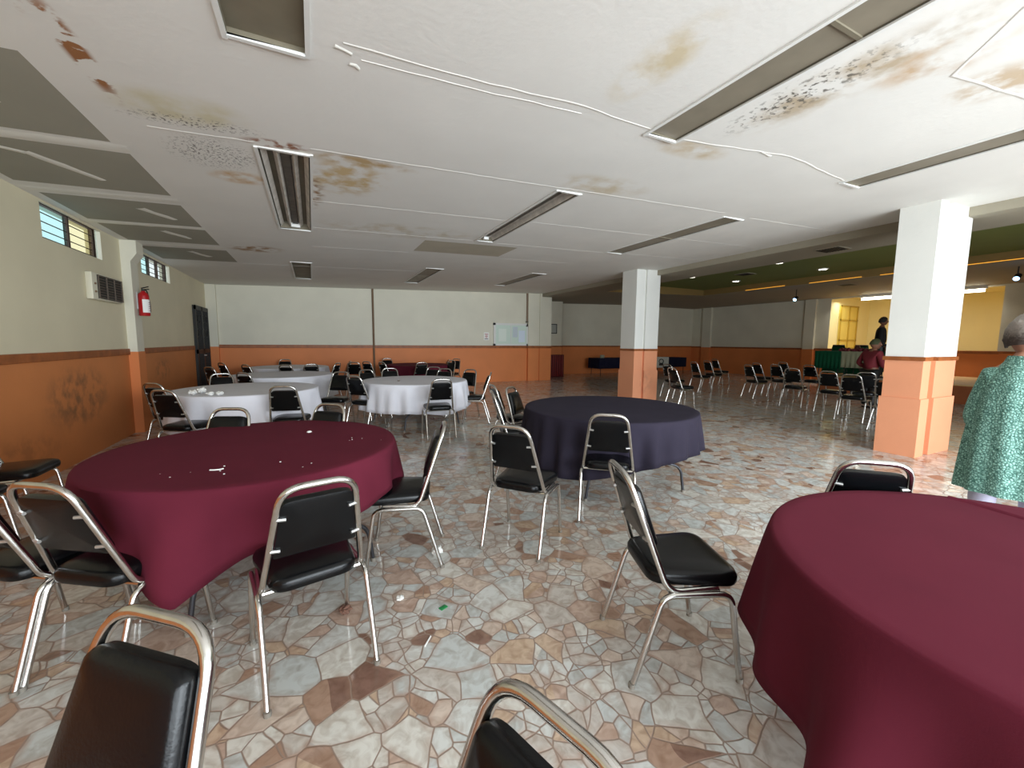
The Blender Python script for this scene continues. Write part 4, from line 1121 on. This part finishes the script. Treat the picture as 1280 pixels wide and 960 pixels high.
def lace_mat():
    m, nt, b = new_mat('teal lace knit'); N, L = nt.nodes, nt.links
    tc = N.new('ShaderNodeTexCoord')
    vo = N.new('ShaderNodeTexVoronoi'); vo.feature = 'DISTANCE_TO_EDGE'; vo.inputs['Scale'].default_value = 75
    n = N.new('ShaderNodeTexNoise'); n.inputs['Scale'].default_value = 48; n.inputs['Detail'].default_value = 4; n.inputs['Distortion'].default_value = 2
    L.new(tc.outputs['Object'], vo.inputs['Vector']); L.new(tc.outputs['Object'], n.inputs['Vector'])
    mu = N.new('ShaderNodeMath'); mu.operation = 'MULTIPLY'; L.new(vo.outputs['Distance'], mu.inputs[0]); mu.inputs[1].default_value = 1.6
    ad = N.new('ShaderNodeMath'); ad.operation = 'ADD'; L.new(mu.outputs[0], ad.inputs[0]); L.new(n.outputs['Fac'], ad.inputs[1])
    r = N.new('ShaderNodeValToRGB'); r.color_ramp.elements[0].position = .5; r.color_ramp.elements[1].position = 1.05
    r.color_ramp.elements[0].color = (*lin((62, 108, 96)), 1); r.color_ramp.elements[1].color = (*lin((156, 206, 192)), 1)
    L.new(ad.outputs[0], r.inputs['Fac']); L.new(r.outputs['Color'], b.inputs['Base Color']); b.inputs['Roughness'].default_value = .8
    bp = N.new('ShaderNodeBump'); bp.inputs['Strength'].default_value = .5; bp.inputs['Distance'].default_value = .006
    L.new(ad.outputs[0], bp.inputs['Height']); L.new(bp.outputs['Normal'], b.inputs['Normal'])
    return m

def grey_hair():
    m, nt, b = new_mat('grey hair with dark nape'); N, L = nt.nodes, nt.links
    tc = N.new('ShaderNodeTexCoord'); sp_ = N.new('ShaderNodeSeparateXYZ'); L.new(tc.outputs['Object'], sp_.inputs[0])
    n = N.new('ShaderNodeTexNoise'); n.inputs['Scale'].default_value = 45; n.inputs['Detail'].default_value = 4; n.inputs['Distortion'].default_value = 1.5
    L.new(tc.outputs['Object'], n.inputs['Vector'])
    a = N.new('ShaderNodeMath'); a.operation = 'MULTIPLY_ADD'; a.inputs[1].default_value = .12; L.new(n.outputs['Fac'], a.inputs[0]); L.new(sp_.outputs['Z'], a.inputs[2])
    r = N.new('ShaderNodeMapRange'); r.inputs['From Min'].default_value = 1.54; r.inputs['From Max'].default_value = 1.62; L.new(a.outputs[0], r.inputs['Value'])
    mx = N.new('ShaderNodeMix'); mx.data_type = 'RGBA'; L.new(r.outputs['Result'], mx.inputs['Factor'])
    mx.inputs['A'].default_value = (*lin((62, 52, 46)), 1); mx.inputs['B'].default_value = (*lin((150, 142, 134)), 1)
    L.new(mx.outputs['Result'], b.inputs['Base Color']); b.inputs['Roughness'].default_value = .6
    bp = N.new('ShaderNodeBump'); bp.inputs['Strength'].default_value = .7; bp.inputs['Distance'].default_value = .006
    L.new(n.outputs['Fac'], bp.inputs['Height']); L.new(bp.outputs['Normal'], b.inputs['Normal'])
    return m
def shawl(bm, V):
    """long loose cardigan: rings from shoulders to hem, open in front"""
    rings = []; n = 48
    for (z, rx, ry, yo) in ((1.395, .068, .066, -.005), (1.36, .08, .078, -.02), (1.31, .108, .095, -.03), (1.25, .142, .118, -.03), (1.17, .168, .138, -.02), (1.04, .188, .152, 0), (.9, .202, .162, .01), (.74, .212, .168, .01), (.6, .22, .172, .01)):
        r_ = []
        for k in range(n):
            th = 2 * PI * k / n; w = 1 + .06 * math.sin(11 * th + z * 2) * (1.4 - z) * 1.4
            r_.append(bm.verts.new((rx * w * math.cos(th), yo + ry * w * math.sin(th), z + (.03 * math.sin(4 * th + 1) if z < .6 else 0))))
        rings.append(r_)
    for a, b_ in zip(rings, rings[1:]):
        for k in range(n): bm.faces.new((a[k], a[(k + 1) % n], b_[(k + 1) % n], b_[k]))
st = dict(pelvis=(0, 0, .9), waist=(0, 0, 1.06), chest=(0, 0, 1.24), neck=(0, .01, 1.38), headb=(0, .03, 1.43), head=(0, .05, 1.5),
          hipL=(-.09, 0, .84), knL=(-.1, .02, .47), anL=(-.1, -.01, .075), hipR=(.09, 0, .84), knR=(.1, .02, .47), anR=(.1, -.01, .075))
wom = dict(st, shL=(-.115, -.01, 1.26), elL=(-.165, -.02, 1.0), wrL=(-.1, .2, .96), shR=(.115, -.01, 1.26), elR=(.165, -.0, 1.0), wrR=(.1, .22, 1.0), thumbL=(0, .2, 1), thumbR=(0, .2, 1))
person('person in a teal lace cardigan with grey hair standing at the right edge', (3.6, .8, 0), math.radians(-80), wom,
       M['skin'], lace_mat(), mat('lavender trousers', (190, 188, 210), .8), grey_hair(), M['black'], 0, -.25,
       dict(low=-.45, bunoff=None, front=.3, fluff=.02), .7, 'cardigan', shawl, .76)
man = dict(st, pelvis=(0, 0, .96), waist=(0, 0, 1.14), chest=(0, 0, 1.34), neck=(0, .01, 1.5), headb=(0, .02, 1.55), head=(0, .03, 1.64), hipL=(-.09, 0, .9), hipR=(.09, 0, .9), knL=(-.1, .02, .5), knR=(.1, .02, .5),
           shL=(-.2, 0, 1.42), elL=(-.25, -.03, 1.13), wrL=(-.22, .08, .9), shR=(.2, 0, 1.42), elR=(.25, -.03, 1.13), wrR=(.22, .08, .9))
person('person in black standing on the stage before the yellow alcove', (14.78, 6.03, PZ), math.radians(-150), man, M['skin_dark'], mat('black jacket', (18, 18, 20), .8), M['black'], mat('black hair', (22, 18, 16), .7), M['black'],
       .3, 0, dict(low=-.2), .4, 'jacket')
shortp = dict(st, shL=(-.18, -.01, 1.3), shR=(.18, -.01, 1.3), elL=(-.31, -.06, 1.06), wrL=(-.17, .1, .93), elR=(.26, .02, 1.03), wrR=(.16, .22, .95), foot=(0, 1, 0))
sp = person('person in a dark red shirt and olive cap standing behind the audience chairs', (11.3, 4.72, 0), math.radians(-115), shortp, M['skin_dark'], mat('dark red shirt', (112, 28, 38), .8, var=.12, vscale=8), M['black'], mat('olive cap', (66, 70, 44), .8), M['black'],
       -.4, 0, dict(low=-.05, fluff=.014), .4)
sp.scale = (.97, .97, .97)
# phone in the woman's hand
c, s = math.cos(math.radians(-80)), math.sin(math.radians(-80))
px, py = -.1, .29
tag(obj('phone', B(-.036, .036, -.005, .005, -.07, .07, bev=.004), M['black'], None, (3.6 + c * px - s * py, .8 + s * px + c * py, .99), rotz=math.radians(-80)), 'dark phone held by the person in the teal cardigan', 'phone')

# ------------------------------------------------------------------ light
def area(name, loc, rot, sx, sy, e, col=(1, 1, 1), spread=PI):
    l = bpy.data.lights.new(name, 'AREA'); l.shape = 'RECTANGLE'; l.size = sx; l.size_y = sy; l.energy = e; l.color = col
    l.spread = spread
    o = bpy.data.objects.new(name, l); COL.objects.link(o); o.location = loc; o.rotation_euler = rot; return o
for k, (a, b_, z0, z1) in enumerate(RW):
    e = (45, 135, 235, 155, 20)[k]  # leftmost pair is added fill for the left wall, the rest daylight
    area('window_daylight', ((a + b_) / 2, YR + .02, (z0 + z1) / 2), (PI / 2, 0, 0), b_ - a, z1 - z0, e, (.84, .93, 1), math.radians(125))
area('alcove_tube_light', (XR + .4, 6.9, 3.12), (0, 0, 0), .3, 4.2, 40, (1, .98, .92))
area('alcove_tube_light', (XR - .3, 6.9, 3.0), (0, 0, 0), .2, 4.0, 26, (1, .96, .86), math.radians(130))

w = bpy.data.worlds.new('sky'); S.world = w; w.use_nodes = True
bg = w.node_tree.nodes['Background']; bg.inputs['Color'].default_value = (.95, .99, 1, 1); bg.inputs['Strength'].default_value = 1.1

# ------------------------------------------------------------------ camera
cam = bpy.data.cameras.new('camera'); co = bpy.data.objects.new('camera', cam); COL.objects.link(co)
R_ = [(0.899572, -0.037477, 0.435161), (-0.43669, -0.096458, 0.894426), (0.008454, -0.994631, -0.103136)]
mw = Matrix([[r[0], -r[1], -r[2], 0] for r in R_] + [[0, 0, 0, 1]]); mw.translation = (0, 0, 1.45)
co.matrix_world = mw
cam.sensor_width = 36; cam.lens = 36 * 510 / 1280; cam.clip_start = .05; cam.clip_end = 100
S.camera = co
S.view_settings.view_transform = 'Standard'; S.view_settings.look = 'None'; S.view_settings.exposure = .12; S.view_settings.gamma = 1
S.view_settings.use_curve_mapping = False
S.cycles.use_denoising = True
S.cycles.max_bounces = 10; S.cycles.diffuse_bounces = 6; S.cycles.transparent_max_bounces = 8
S.cycles.sample_clamp_indirect = 6
S.cycles.caustics_reflective = False; S.cycles.caustics_refractive = False
